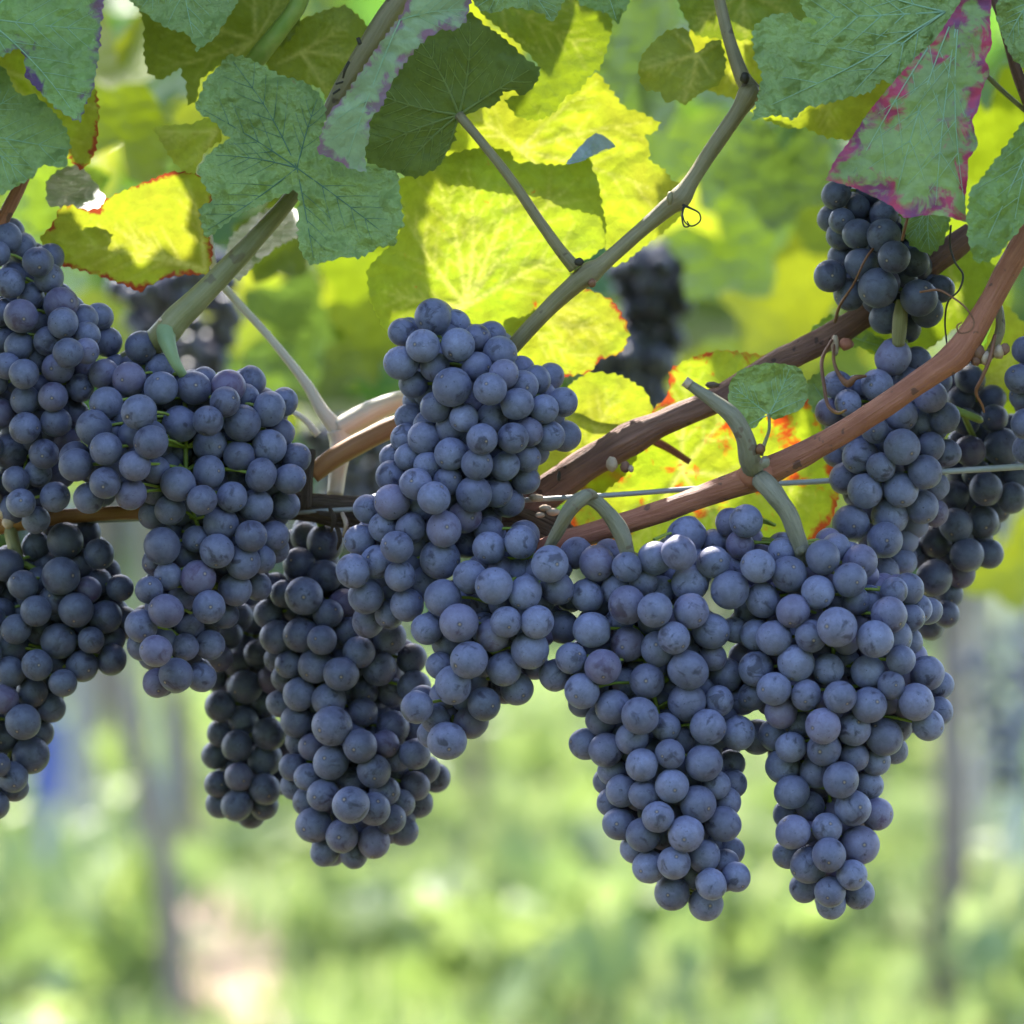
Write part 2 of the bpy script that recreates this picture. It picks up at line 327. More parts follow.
for i in range(46):
    d = 5.2 + 8 * r.random(); x = (r.random() - .5) * VIEW * d * 1.15; y = d - CAM_D
    if excl(x, y): continue
    V, F = weed_mesh(r, 26, .16, .15, .045)
    o = mesh_obj('weed', V, F, M_GRASS, smooth=True); o.location = (x, y, .03); o.scale = (1, 1, .7 + .9 * r.random())
    tag(o, 'leafy weed clump out of focus in the grass below the bunches', 'weed', 'weed clumps in the blurred grass')

# one vine of a row: trunk, foliage and hanging bunches
M_TRUNK = simple_mat('far_trunk', (.17, .13, .105), (.28, .23, .20), 20, .9, .2, .6, .01, (1, 1, .3))
M_POST = simple_mat('weathered_post', (.34, .32, .33), (.46, .43, .44), 12, .85, .2, .4, .005, (1, 1, .2))
M_POSTG = simple_mat('steel_post', (.33, .36, .42), (.44, .46, .52), 10, .5, .5, .2, .002)
M_BLUE = simple_mat('blue_sleeve', (.08, .11, .42), (.11, .15, .50), 10, .5, .4, .2, .002)
M_RUST = simple_mat('rust_band', (.45, .20, .12), (.55, .28, .18), 20, .8, .2, .4, .003)
def sphere_into(V, F, p, r_, seg=8, ring=6):
    k = len(V); V.append((p[0], p[1], p[2] + r_))
    for i in range(1, ring):
        t = math.pi * i / ring
        for j in range(seg):
            a = 2 * math.pi * j / seg; V.append((p[0] + r_ * math.sin(t) * math.cos(a), p[1] + r_ * math.sin(t) * math.sin(a), p[2] + r_ * math.cos(t)))
    V.append((p[0], p[1], p[2] - r_)); e = len(V) - 1
    for j in range(seg): F.append((k, k + 1 + j, k + 1 + (j + 1) % seg))
    for i in range(ring - 2):
        for j in range(seg):
            a = k + 1 + i * seg + j; b = k + 1 + i * seg + (j + 1) % seg; F.append((a, a + seg, b + seg, b))
    for j in range(seg): F.append((e, e - seg + (j + 1) % seg, e - seg + j))
def loose_bunch(n, rx, h, r, br=.0078):
    V = []; F = []; P = []; tries = 0
    while len(P) < n and tries < n * 60:
        tries += 1; t = r.random(); a = r.random() * 6.28; R = rx * (1 - .75 * t) * (.55 + .45 * r.random()) * min(1, t * 6 + .4)
        p = np.array([R * math.cos(a), R * math.sin(a), -h * t])
        if all(np.linalg.norm(p - q) > br * 1.55 for q in P): P.append(p); sphere_into(V, F, p, br * (.9 + .2 * r.random()), 12, 8)
    return V, F
TRUNK_LEAN = {}
def row_vine(x, y, seed, label, nleaf, lean=0.0, trunk_r=.028, zlo=.92, zhi=1.78):
    r = np.random.default_rng(seed)
    root = empty('vine_plant', (x, y, 0), label, 'vine', 'blurred vines in the rows behind')
    mb = MB(); tube(mb, [(0, 0, -.02), (lean * .3 + .01, 0, .3), (lean * .7 - .015, .01, .6), (lean, 0, .9), (lean + .03, 0, 1.05)], [trunk_r * 1.15, trunk_r, trunk_r * .95, trunk_r * .9, trunk_r * .7], sides=10, rough=.3)
    for s in (-1, 1): tube(mb, [(lean, 0, .93), (lean + s * .2, 0, .97), (lean + s * .6, .01, .96)], [.016, .013, .008], sides=8, rough=.2)
    mb.obj('trunk', M_TRUNK, root)
    V = []; F = []
    for i in range(nleaf):
        p = np.array([(r.random() - .5) * 1.5 + lean, r.normal() * .15, zlo + (zhi - zlo) * r.random()])
        if noise.noise(Vector((p[0] * 3.2 + seed, p[2] * 3.2, p[1] * 2 + y))) < -.16: continue
        nn = np.array([r.normal() * .6, -abs(r.normal()) - .2, r.normal() * .5 + .5])
        leafcard(V, F, p, .042 + .035 * r.random(), r, nn)
    fo = mesh_obj('foliage', V, F, M_ROWLEAF, root, smooth=True)
    for i in range(5):
        bx = lean + (r.random() - .5) * 1.1; V, F = loose_bunch(38, .045, .16, r)
        b = mesh_obj('bunch', V, F, M_GRAPE_MID, root); b.location = (bx, -.06 - .05 * r.random(), .99 - .1 * r.random())
def gx_at(px, y): return (px - 512) * mpp(y)
DESC = 'out of focus vine with yellow green foliage standing in the rows behind the bunches'
sd = 100
for y, xs, nl, lo in ((4.4, (-4.35, -3.1, -1.85, -.55, .70, 1.95, 3.2, 4.4), 620, .94), (6.5, (-4.1, -3.0, -1.9, -.72, .42, 1.5, 2.5, 3.6, 4.7), 560, .92), (8.7, (-4.5, -3.4, -2.3, -1.2, -.1, 1.0, 2.1, 3.2, 4.3), 520, .9), (11.0, (-2.6, -1.5, -.4, .7, 1.8, 2.9), 460, .85), (13.8, (-3, -1.9, -.8, .3, 1.4, 2.5, 3.5), 420, .8)):
    for x in xs:
        sd += 1; lab = DESC; lean = random.uniform(-.08, .08); tr = .024
        if y == 4.4 and x == -.55: lab = 'blurred vine with a pale grey leaning trunk beside the straw coloured soil'; lean = -.13; tr = .021
        if y == 4.4 and x == .70: lab = 'blurred vine with a thick mauve grey trunk below the dark bunch and wire'; lean = .06; tr = .03
        row_vine(x, y, sd, lab, nl, lean, tr, lo)
# posts
def post(px, y, wpx, ztop, mat, label, extras=()):
    x = gx_at(px, y); root = empty('row_post', (x, y, 0), label, 'post', 'blurred posts in the rows behind')
    mb = MB(); w = wpx * mpp(y) / 2; b = .004
    prof = [(-w + b, -w), (w - b, -w), (w, -w + b), (w, w - b), (w - b, w), (-w + b, w), (-w, w - b), (-w, -w + b)]
    Vv = [(a, c_, z) for z in (-.05, ztop - .01, ztop) for a, c_ in (prof if z < ztop else [(p * .9, q * .9) for p, q in prof])]
    Ff = [(i * 8 + k, i * 8 + (k + 1) % 8, (i + 1) * 8 + (k + 1) % 8, (i + 1) * 8 + k) for i in range(2) for k in range(8)] + [tuple(range(16, 24)), tuple(range(7, -1, -1))]
    mb.add(Vv, Ff); mb.obj('shaft', mat, root, smooth=False)
    for nm, z0, z1, m2 in extras:
        e = MB(); q = [(p * 1.5, s * 1.5) for p, s in prof]
        e.add([(a, c_, z) for z in (z0, z1) for a, c_ in q], [(k, (k + 1) % 8, 8 + (k + 1) % 8, 8 + k) for k in range(8)] + [tuple(range(8, 16)), tuple(range(7, -1, -1))])
        e.obj(nm, m2, root, smooth=False)
post(80, 5.9, 24, 1.9, M_POST, 'pale weathered wooden post beside the steel post with a blue sleeve')
post(48, 6.1, 20, 1.7, M_POSTG, 'grey steel post wearing a short blue sleeve', [('sleeve', .24, .41, M_BLUE)])
post(140, 7.5, 14, 1.7, M_POST, 'slim grey post behind the thick leaning trunk')
post(168, 8.0, 16, 1.7, M_POSTG, 'grey post with a rusty orange band near the leaning trunk', [('band', .40, .50, M_RUST)])
post(985, 6.6, 22, 1.8, M_POST, 'pale grey post behind the mauve trunk on the grape side')
post(1018, 5.2, 18, 1.8, M_POSTG, 'bluish steel post at the edge of the grass beyond the wire')
# far treeline
r = np.random.default_rng(5); V = []; F = []
for i in range(5200):
    x = (r.random() - .5) * 26; z = .2 + 7.5 * r.random() ** .8; y = 24 + 5 * r.random() + 1.2 * noise.noise(Vector((x * .3, z * .4, 0)))
    leafcard(V, F, np.array([x, y, z]), .20 + .25 * r.random(), r, np.array([r.normal() * .6, -1, r.normal() * .6 + .4]))
tag(mesh_obj('far_woodland', V, F, M_FAR, smooth=True), 'far off green woodland closing the view behind the rows', None, None, 'stuff')

# ---------------------------------------------------------------- canes, shoots, wire
def cane(name, label, cat, L, mat, rough=.10, grooves=.05, sides=16, seed=0., group=None):
    o = at(*L[0][:3]); root = empty(name, o, label, cat, group); mb = MB(); pxtube(mb, L, sides=sides, n=10, rough=rough, grooves=grooves, seed=seed)
    mb.obj('shaft', mat, root, o); return root, o
def part(root, o, name, L, mat, sides=8, rough=.05, n=8, grooves=0.):
    mb = MB(); pxtube(mb, L, sides=sides, n=n, rough=rough, grooves=grooves); return mb.obj(name, mat, root, o)
def bud(root, o, px, py, Y, rpx, mat, name='bud', sq=(1, 1, 1.2)):
    V = []; F = []; sphere_into(V, F, (0, 0, 0), 1, 12, 8); c_ = at(px, py, Y); s = rpx * mpp(Y)
    V = [c_ + Vector((v[0] * sq[0], v[1] * sq[1], v[2] * sq[2])) * s * (1 + .22 * noise.noise(Vector(v) * 2 + c_ * 300)) for v in V]
    return mesh_obj(name, V, F, mat, root, o)
# old arm of the vine with rough bark
root, o = cane('old_vine_wood', 'dark rough barked old vine wood running behind the tall middle bunch', 'vine', [(268, 506, .035, 13), (300, 507, .035, 15), (340, 512, .034, 16), (400, 516, .034, 20), (460, 520, .034, 24), (510, 520, .03, 25), (540, 528, .024, 22), (575, 546, .02, 15)], M_BARK, .22, .30, 26, 3.)
part(root, o, 'spur', [(306, 508, .022, 6), (307, 480, .02, 5.5), (311, 455, .02, 4.5), (312, 449, .02, 3)], M_BARK, 10, .25)
for k, (a, b) in enumerate(((342, 525), (350, 540), (336, 538), (330, 520))): part(root, o, 'bark_strip', [(a, b - 12, .016, 2), (a + 4, b, .012, 2.6), (a + 1, b + 12, .014, 1.2)], M_CUT if k < 2 else M_BARK, 6, .3)
for a, b, rr in ((536, 498, 5), (545, 508, 4), (553, 512, 5), (540, 515, 3.5)): bud(root, o, a, b, .002, rr, M_CUT, 'torn_bark', (1.5, .7, .8))
root, o = cane('vine_cane', 'thick brown cane forking upward from the old arm with two cut buds', 'cane', [(515, 522, .03, 20), (545, 495, .026, 19), (585, 466, .024, 17.5), (618, 446, .022, 18), (632, 438, .022, 18.5), (660, 424, .022, 14.5), (720, 398, .024, 13), (775, 363, .026, 13), (800, 352, .026, 14), (845, 328, .03, 14.5), (905, 284, .03, 14), (950, 250, .026, 14), (972, 232, .026, 12)], M_CANE2, .10, .10, 20, 1.)
bud(root, o, 612, 464, .008, 6, M_CUT, 'cut_bud', (1, .8, 1.3)); bud(root, o, 625, 467, .006, 5, M_CANE2, 'bud'); bud(root, o, 631, 469, .004, 3, M_CUT, 'bud')
bud(root, o, 559, 476, .012, 2.5, M_DARKTEN, 'thorny_bud', (.8, .8, 2)); bud(root, o, 835, 345, .014, 7, M_CUT, 'bud', (.6, .8, 1.5)); bud(root, o, 846, 344, .014, 7, M_CANE, 'bud', (1.1, .8, .9)); bud(root, o, 712, 385, .01, 5, M_BARK, 'bud', (1.4, .8, .7))
part(root, o, 'tendril', [(832, 340, .012, 1.5), (822, 360, .004, 2), (824, 385, -.003, 2), (828, 405, -.008, 2), (838, 413, -.014, 1.8), (846, 410, -.03, 1.2)], M_TENDRIL, 6)
part(root, o, 'tendril', [(834, 345, .012, 1.5), (834, 362, .004, 1.8), (840, 376, 0, 2.4), (848, 384, -.004, 4), (855, 378, -.006, 3), (866, 376, -.004, 1.5)], M_TENDRIL, 6)
part(root, o, 'tendril', [(835, 322, .012, 2), (840, 305, .0, 1.6), (853, 285, -.012, 1.3), (864, 262, -.016, 1.2), (872, 250, -.012, 1.4), (882, 240, -.008, 1)], M_TENDRIL, 6)
root, o = cane('vine_cane', 'long red brown cane slanting in front of the upper bunch towards the leaf cluster', 'cane', [(535, 552, .0, 10), (560, 542, -.006, 11), (600, 531, -.012, 12), (650, 515, -.018, 12), (700, 497, -.02, 12), (740, 483, -.022, 14), (760, 474, -.022, 16), (790, 461, -.024, 14), (830, 440, -.028, 12.5), (880, 409, -.034, 12.5), (930, 374, -.036, 13), (955, 356, -.036, 15.5), (972, 333, -.036, 14), (990, 302, -.036, 12.5), (1007, 271, -.036, 13), (1026, 238, -.034, 13.5), (1045, 205, -.03, 13)], M_CANE, .07, .06, 20, 2.)
part(root, o, 'pruned_stub', [(757, 474, -.022, 12), (750, 460, -.034, 11), (745, 438, -.04, 9.5), (733, 417, -.042, 9), (715, 402, -.042, 7.5), (700, 392, -.042, 6), (687, 383, -.042, 5)], M_STALK, 12)
bud(root, o, 756, 474, -.026, 16, M_CANE, 'node', (1.15, .8, .95))
part(root, o, 'stub_tip', [(690, 385, -.0425, 5.4), (684.5, 381, -.0425, 5.2)], M_CUT, 12)
bud(root, o, 760, 449, -.04, 6, M_TENDRIL, 'bud', (.9, .8, .9)); bud(root, o, 765, 462, -.04, 5, M_STALK, 'bud')
for a, b, rr in ((978, 352, 7), (986, 358, 6), (976, 360, 5), (999, 352, 6), (1005, 349, 5)): bud(root, o, a, b, -.036, rr, M_CUT if rr == 6 else M_CANE2, 'bud')
part(root, o, 'side_shoot', [(970, 355, -.034, 6), (985, 358, -.034, 6), (993, 348, -.03, 5), (1000, 330, -.028, 5), (999, 310, -.02, 4.5), (993, 296, -.01, 4)], M_SHOOT2, 10)
part(root, o, 'tendril', [(995, 335, -.036, 2), (990, 358, -.04, 2), (982, 378, -.04, 2), (976, 392, -.036, 1.8), (982, 405, -.03, 1.5), (984, 412, -.026, 1.2)], M_TENDRIL, 6)
part(root, o, 'tendril', [(920, 292, -.04, 1.2), (938, 290, -.046, 1.3), (952, 297, -.05, 1.1), (966, 308, -.055, 1), (974, 322, -.056, .9), (970, 331, -.056, .8), (960, 333, -.056, .8), (957, 326, -.056, .8), (962, 322, -.056, .6)], M_TENDRIL, 6)
part(root, o, 'tendril', [(951, 225, -.03, 1), (950, 245, -.03, 1.1), (955, 262, -.034, 1.1), (963, 275, -.036, 1.1), (959, 290, -.038, 1), (948, 302, -.036, 1), (945, 322, -.03, 1), (947, 345, -.03, .9)], M_DARKTEN, 6)
part(root, o, 'tendril', [(908, 216, -.034, 1.4), (905, 228, -.034, 1.6), (902, 240, -.03, 1.5)], M_TENDRIL, 6)
root, o = cane('vine_cane', 'short orange brown cane under the small cluster of four round berries', 'cane', [(-30, 530, .03, 12), (5, 523, .03, 11), (30, 520, .03, 10), (80, 515, .03, 8), (145, 512, .032, 8), (230, 510, .036, 9), (280, 507, .036, 10)], M_CANE3, .08, .06, 14, 5.)
for a, b, rr in ((3, 512, 6), (8, 522, 6), (-4, 502, 8)): bud(root, o, a, b, .012, rr, M_CUT if rr == 6 else M_BARK, 'node')
root, o = cane('vine_cane', 'short brown cane dipping in behind the tall middle bunch beside the dry spur', 'cane', [(312, 474, .032, 11), (345, 451, .032, 11), (400, 424, .036, 11), (470, 402, .04, 9)], M_CANE3, .08, .06, 14, 6.)
root, o = cane('vine_shoot', 'sunlit pale tan shoot bending down to the fork behind the green leaves', 'shoot', [(206, 200, .05, 2.5), (210, 240, .05, 3), (216, 275, .05, 4), (232, 296, .05, 4), (270, 338, .052, 4), (305, 382, .054, 5), (322, 410, .054, 6.5), (338, 430, .054, 9)], M_TAN, .06, .04, 10, 7.)
part(root, o, 'fork', [(338, 430, .054, 11), (360, 418, .056, 12), (385, 406, .058, 11), (420, 395, .06, 9)], M_TAN, 12)
part(root, o, 'fork', [(338, 430, .054, 11), (341, 445, .054, 11), (338, 470, .05, 9), (335, 495, .046, 8)], M_TAN, 12)
part(root, o, 'side_stalk', [(285, 407, .06, 2.5), (305, 420, .058, 3), (318, 435, .058, 4)], M_TAN, 8)
root, o = cane('vine_shoot', 'smooth olive green shoot slanting down to the berries under the blue green leaf', 'shoot', [(300, 186, .0, 8), (285, 205, .0, 8.5), (258, 236, -.002, 10), (230, 266, -.004, 11.5), (200, 297, -.006, 13), (178, 318, -.006, 14.5), (164, 334, -.004, 15), (140, 352, .012, 11), (122, 360, .02, 7)], M_SHOOT, .04, .04, 16, 8.)
bud(root, o, 160, 320, -.02, 2, M_CUT)
root, o = cane('vine_shoot', 'long grey olive shoot with swollen joints rising past the yellow leaves', 'shoot', [(480, 385, .01, 8), (510, 350, .004, 8.4), (545, 312, -.002, 8.8), (575, 284, -.006, 10.4), (590, 273, -.006, 12.5), (605, 262, -.006, 8.4), (640, 231, -.006, 8), (668, 207, -.006, 9.6), (680, 198, -.006, 12), (692, 180, -.006, 8.4), (715, 145, -.006, 8.4), (738, 112, -.006, 8.8), (748, 95, -.006, 12), (752, 88, -.004, 8.8)], M_SHOOT2, .05, .05, 16, 9.)
part(root, o, 'upper_shoot', [(752, 92, -.004, 10), (742, 76, -.004, 8), (732, 48, -.003, 6.5), (724, 20, -.002, 6), (714, -25, 0, 5.5)], M_SHOOT2, 12)
bud(root, o, 745, 78, -.012, 5, M_DARKTEN); bud(root, o, 670, 198, -.014, 5, M_SHOOT2, 'bud', (.7, .8, 1.4)); bud(root, o, 579, 262, -.014, 4, M_DARKTEN, 'bud', (1.2, .8, 1)); bud(root, o, 592, 283, -.012, 4, M_TENDRIL)
part(root, o, 'tendril', [(683, 205, -.014, 1.6), (690, 208, -.016, 1.1), (699, 213, -.018, .8), (700, 221, -.018, .8), (692, 226, -.018, .8), (685, 222, -.018, .7), (682, 213, -.017, .7)], M_DARKTEN, 6)
part(root, o, 'tendril', [(684, 206, -.014, 1.3), (682, 216, -.018, 1), (684, 226, -.02, .9), (689, 226, -.02, .8), (687, 221, -.02, .7)], M_DARKTEN, 6)
root, o = cane('vine_cane', 'thin pinkish cane passing behind the brown cane and yellow leaves', 'cane', [(540, 395, .05, 4.5), (578, 409, .05, 4.5), (630, 428, .048, 4.5), (652, 440, .046, 4.5), (668, 448, .046, 4), (690, 462, .045, 3)], M_CANE, .05, .03, 10, 10.)
root, o = cane('vine_cane', 'short red brown cane end under the dark green leaf by the photo edge', 'cane', [(28, 168, .012, 5.5), (18, 190, .01, 6.5), (5, 215, .01, 7), (-12, 245, .012, 7)], M_CANE, .05, .03, 10, 11.)
root, o = cane('vine_cane', 'slender red brown cane hanging beside the pink rimmed leaf', 'cane', [(985, -20, .0, 5), (1000, 12, .0, 5), (1008, 40, .0, 5.5), (1018, 75, .0, 6), (1032, 112, .0, 6)], M_CANE2, .05, .03, 10, 12.)
part(root, o, 'petiole', [(968, 58, -.01, 2), (986, 75, -.004, 2.5), (1005, 93, .0, 2.5), (1030, 115, .004, 2.5)], M_SHOOT, 8)
root, o = cane('vine_shoot', 'dark green shoot crossing in front of the olive leaf', 'shoot', [(305, -15, .012, 9), (296, 8, .012, 9), (280, 30, .012, 9), (262, 52, .014, 10), (245, 72, .02, 9)], M_STEM, .05, .03, 12, 13.)
root, o = cane('vine_shoot', 'shaded olive shoot with dark tendril scraps behind the pale folded leaf', 'shoot', [(420, -25, .005, 10), (390, 12, .006, 11), (368, 48, .008, 11), (345, 85, .012, 10), (328, 118, .018, 9)], M_SHOOT2, .05, .03, 12, 14.)
for L in ([(349, 62, -.004, 1.5), (345, 70, -.006, 1.5), (343, 78, -.004, 1)], [(343, 82, -.004, 1.2), (336, 84, -.006, 1.2)], [(340, 89, -.004, 1.2), (333, 94, -.005, 1.2)], [(358, 38, -.004, 2), (360, 44, -.005, 2)]): part(root, o, 'tendril', L, M_DARKTEN, 6)
# trellis wire
mb = MB(); pxtube(mb, [(-60, 527, .034, 2.6), (300, 512, .03, 2.6), (580, 497, .004, 2.6), (690, 489, .012, 2.7), (770, 484, .012, 2.8), (840, 480, .012, 2.8), (925, 473, .006, 3.0), (1030, 466, .004, 3.2), (1150, 458, .004, 3.2)], sides=12, n=6)
M_WIRE = simple_mat('galvanised_wire', (.22, .22, .21), (.36, .36, .34), 40, .42, .6, .15, .0006)
tag(mb.obj('trellis_wire', M_WIRE), 'straight grey trellis wire running behind the canes and front bunches', 'wire')

# ---------------------------------------------------------------- leaves
def resample(P, step, closed=True):
    P = np.asarray(P, float); Q = np.vstack([P[-1:], P, P[:2]]); S = []
    for i in range(1, len(P) + 1):
        a, b, c_, d = Q[i - 1], Q[i], Q[i + 1], Q[i + 2]
        n = max(2, int(np.linalg.norm(c_ - b) / step))
        for t in np.arange(n) / n:
            cr = .5 * (2 * b + (c_ - a) * t + (2 * a - 5 * b + 4 * c_ - d) * t * t + (3 * b - a - 3 * c_ + d) * t ** 3)
            S.append(.35 * cr + .65 * (b + (c_ - b) * t))
    return np.array(S)
def inside(P, poly):
    x, y = P[:, 0], P[:, 1]; c_ = np.zeros(len(P), bool); a = poly; b = np.roll(poly, -1, 0)
    for (x0, y0), (x1, y1) in zip(a, b):
        if y0 == y1: continue
        m = ((y0 > y) != (y1 > y)) & (x < (x1 - x0) * (y - y0) / (y1 - y0) + x0); c_ ^= m
    return c_
BRIGHT = []
LITK = ('yel', 'yelr', 'yels', 'yelb', 'lit', 'olive', 'glare')
def leaf(label, outline, j, tips, Y0, kind, gx_=0., gy_=0., curl=0., wav=3.6, teeth=3.7, vein=M_VEIN, vr=1.5, face=1, petiole=None, sec=True, group=None, seed=None, name='vine_leaf', fine=4.6):
    fine = 3.1 if kind in LITK else fine
    seed = seed if seed is not None else int(abs(j[0] * 7 + j[1] * 13)) % 997
    rr = np.random.default_rng(seed); B = resample(outline, 2.4)
    nx = np.roll(B, -1, 0) - np.roll(B, 1, 0); L = np.linalg.norm(nx, axis=1)[:, None] + 1e-9; nn = np.stack([nx[:, 1], -nx[:, 0]], 1) / L
    area = np.sum(B[:, 0] * np.roll(B[:, 1], -1) - np.roll(B[:, 0], -1) * B[:, 1])
    if area < 0: nn = -nn
    s = np.cumsum(np.linalg.norm(B - np.roll(B, 1, 0), axis=1)); ph = np.array([s_ / 9.5 + 1.1 * noise.noise(Vector((s_ / 30, seed, 0))) for s_ in s])
    saw = (ph % 1.0); amp = np.array([.55 + .9 * abs(noise.noise(Vector((s_ / 22, seed, 4)))) for s_ in s])
    B = B + nn * (teeth * (1.1 * np.where(saw < .68, saw / .68, (1 - saw) / .32) - .5) * amp)[:, None]
    lo, hi = B.min(0), B.max(0); g = []
    row = 0
    for yy in np.arange(lo[1], hi[1], fine * .87):
        row += 1
        for xx in np.arange(lo[0] + (row % 2) * fine / 2, hi[0], fine): g.append((xx, yy))
    G = np.array(g) + rr.normal(size=(len(g), 2)) * .25; G = G[inside(G, B)]
    d = np.min(np.linalg.norm(G[:, None, :] - B[None, :, :], axis=2), axis=1); G = G[d > 2.2]; d = d[d > 2.2]
    nb = len(B); P = np.vstack([B, G]); res = geometry.delaunay_2d_cdt([Vector(p) for p in P], [(i, (i + 1) % nb) for i in range(nb)], [], 1, 1e-5)
    P2 = np.array([tuple(v) for v in res[0]]); tris = [tuple(t) for t in res[2]]
    ed = np.min(np.linalg.norm(P2[:, None, :] - B[None, :, :], axis=2), axis=1)
    # veins in the leaf's own plane
    jv = np.array(j, float); veins = []
    for t in tips:
        t = np.array(t, float); dv = t - jv; ln = np.linalg.norm(dv); pr = np.array([-dv[1], dv[0]]) / (ln + 1e-9)
        bow = rr.uniform(-.05, .05) * ln; main = [jv + dv * u + pr * bow * math.sin(math.pi * u) for u in np.linspace(0, .96, 8)]
        veins.append((main, vr, .35))
        if sec and ln > 45:
            for q, u in enumerate(np.arange(.26, .86, .15)):
                for sgn in (-1, 1):
                    st = jv + dv * u + pr * bow * math.sin(math.pi * u); dr = dv / ln * .75 + pr * sgn * .66; l2 = ln * (.40 - .28 * u) * rr.uniform(.8, 1.2)
                    pts = [st + dr * l2 * w + dv / ln * 4 * w * w for w in np.linspace(0, 1, 5)]
                    if inside(np.array(pts), B).all(): veins.append((pts, vr * .5, .2))
    att = {'edge': ed}
    if kind in LITK:
        vv = np.zeros(len(P2))
        for pts, r0, r1 in veins:
            pts = np.array(pts); S = np.vstack([pts[i] + (pts[i + 1] - pts[i]) * u for i in range(len(pts) - 1) for u in np.linspace(0, 1, 6)]); fr = np.linspace(0, 1, len(S))
            D = np.linalg.norm(P2[:, None, :] - S[None, :, :], axis=2); k_ = D.argmin(1); D = D.min(1); wid = (r0 + (r1 - r0) * fr[k_]) * 1.15 + .75
            vv = np.maximum(vv, np.exp(-(D / wid) ** 2) * (1. if r0 > 1 else .55) * (1 - .5 * fr[k_]))
        att['vein'] = vv
    def depth(p):
        dx, dy = p[0] - jv[0], p[1] - jv[1]; rho = math.hypot(dx, dy)
        w = wav * (noise.noise(Vector((p[0] / 46, p[1] / 46, seed * 1.3))) + .5 * noise.noise(Vector((p[0] / 15, p[1] / 15, seed * 2.1)))) + (0 if kind in LITK else 1.5 * abs(noise.noise(Vector((p[0] / 11, p[1] / 11, seed * .7)))))
        cr = 0.0; a = math.atan2(dy, dx)
        for t in tips:
            da = abs((a - math.atan2(t[1] - jv[1], t[0] - jv[0]) + math.pi) % (2 * math.pi) - math.pi); cr = max(cr, math.exp(-(da / .16) ** 2))
        return Y0 + mpp() * (gx_ * dx + gy_ * dy + curl * rho * rho / 100 + w + face * 1.4 * cr * min(1, rho / 15))
    o = at(j[0], j[1], depth(j)); root = empty(name, o, label, 'leaf', group)
    V = [at(p[0], p[1], depth(p)) for p in P2]
    F = []
    for a, b, c_ in tris:
        nrm = (V[b] - V[a]).cross(V[c_] - V[a]); toward = nrm.y < 0
        F.append((a, b, c_) if toward == (face > 0) else (a, c_, b))     # upper side towards the camera when face > 0
    blade = mesh_obj('blade', V, F, LM[kind], root, o, attrs=att)
    mb = MB()
    for pts, r0, r1 in ([] if kind in LITK else veins):
        pts = [p for p in pts if inside(np.array([p]), B)[0]]
        if len(pts) < 3: continue
        W_ = [at(p[0], p[1], depth(p) - .0001) for p in pts]; tube(mb, W_, [mpp() * (r0 + (r1 - r0) * i / (len(W_) - 1)) * .8 for i in range(len(W_))], sides=6, n=3)
    if mb.v: mb.obj('veins', vein, blade, o)
    if petiole:
        m2 = MB(); pxtube(m2, petiole[0], sides=8); m2.obj('petiole', petiole[1], root, o)
    if kind in LITK and kind != 'olive': BRIGHT.extend([tuple(v) for v in V[::37]])
    return root
X = lambda s: [tuple(float(v) for v in q.split(',')) for q in s.split()]
leaf('large green leaf with a ragged purple edge in the photo corner', X('-40,-60 40,-70 100,-30 104,-5 101,30 99,55 96,72 93,90 85,105 80,122 66,115 52,105 40,92 26,77 24,55 18,48 0,57 -40,60'), (-15, 18), X('80,122 101,30 60,-60 -35,58 24,78'), -.012, 'bluep', gx_=.05, gy_=-.25, vein=M_VEINB, vr=1.1)
leaf('broad dark green leaf below the purple edged leaf', X('-60,40 -5,60 7,72 14,88 20,95 35,95 50,108 62,122 68,133 71,148 68,152 66,168 50,166 42,165 32,178 10,190 -10,200 -60,190'), (-40, 130), X('71,150 30,182 20,93 -10,200'), -.004, 'blue', gx_=.1, gy_=-.3, vein=M_VEINB, vr=1.)
leaf('bright yellow leaf tip with one red corner behind the purple edged leaf', X('-30,40 10,42 30,45 60,80 95,88 99,110 98,130 96,150 88,165 80,169 68,158 50,140 20,120 -30,110'), (0, 70), X('85,166 98,110'), .03, 'yelr', vein=M_VEINY, face=-1)
leaf('blue green leaf hanging in from the top with one long pointed tip', X('110,-60 250,-60 242,-10 236,5 225,22 215,38 205,45 197,51 193,42 186,33 172,30 160,24 140,10 120,-10'), (180, -50), X('197,51 140,10 238,0'), -.006, 'blue', gy_=-.3, vein=M_VEINB, vr=1.)
leaf('olive backlit leaf with yellow veins under the blue green pointed tip', X('120,-40 250,-80 310,-30 300,20 290,40 262,58 230,60 220,65 200,80 197,100 188,105 186,85 180,68 170,75 160,80 148,72 144,55 143,20'), (255, 40), X('150,70 143,10 200,90 290,-20 240,-70'), .028, 'olive', vein=M_VEINY, face=-1, vr=1.3)
leaf('smaller olive backlit leaf beside the dark green shoot', X('265,60 300,20 345,5 370,30 352,80 338,100 328,104 320,88 290,80 272,72'), (301, 52), X('330,102 350,20 365,60 275,65'), .032, 'olive', vein=M_VEINY, face=-1, vr=1.3)
leaf('big crinkled blue green leaf in two lobes with small red marks', X('228,55 245,57 260,64 280,75 305,82 320,95 326,110 325,125 340,150 370,168 397,172 400,195 404,225 397,232 396,245 380,247 360,258 345,257 325,262 310,265 300,250 297,225 299,203 296,190 285,194 268,202 250,209 235,217 220,228 208,238 203,232 200,218 200,207 213,200 207,190 200,178 198,170 205,158 215,148 222,143 230,138 222,133 218,125 208,118 199,113 195,105 200,95 205,80 220,65'), (297, 168), X('200,108 204,232 392,240 314,262 318,96 230,58 212,155'), -.022, 'bluer', gx_=-.06, gy_=-.22, wav=4.5, vein=M_VEIND, vr=1.)
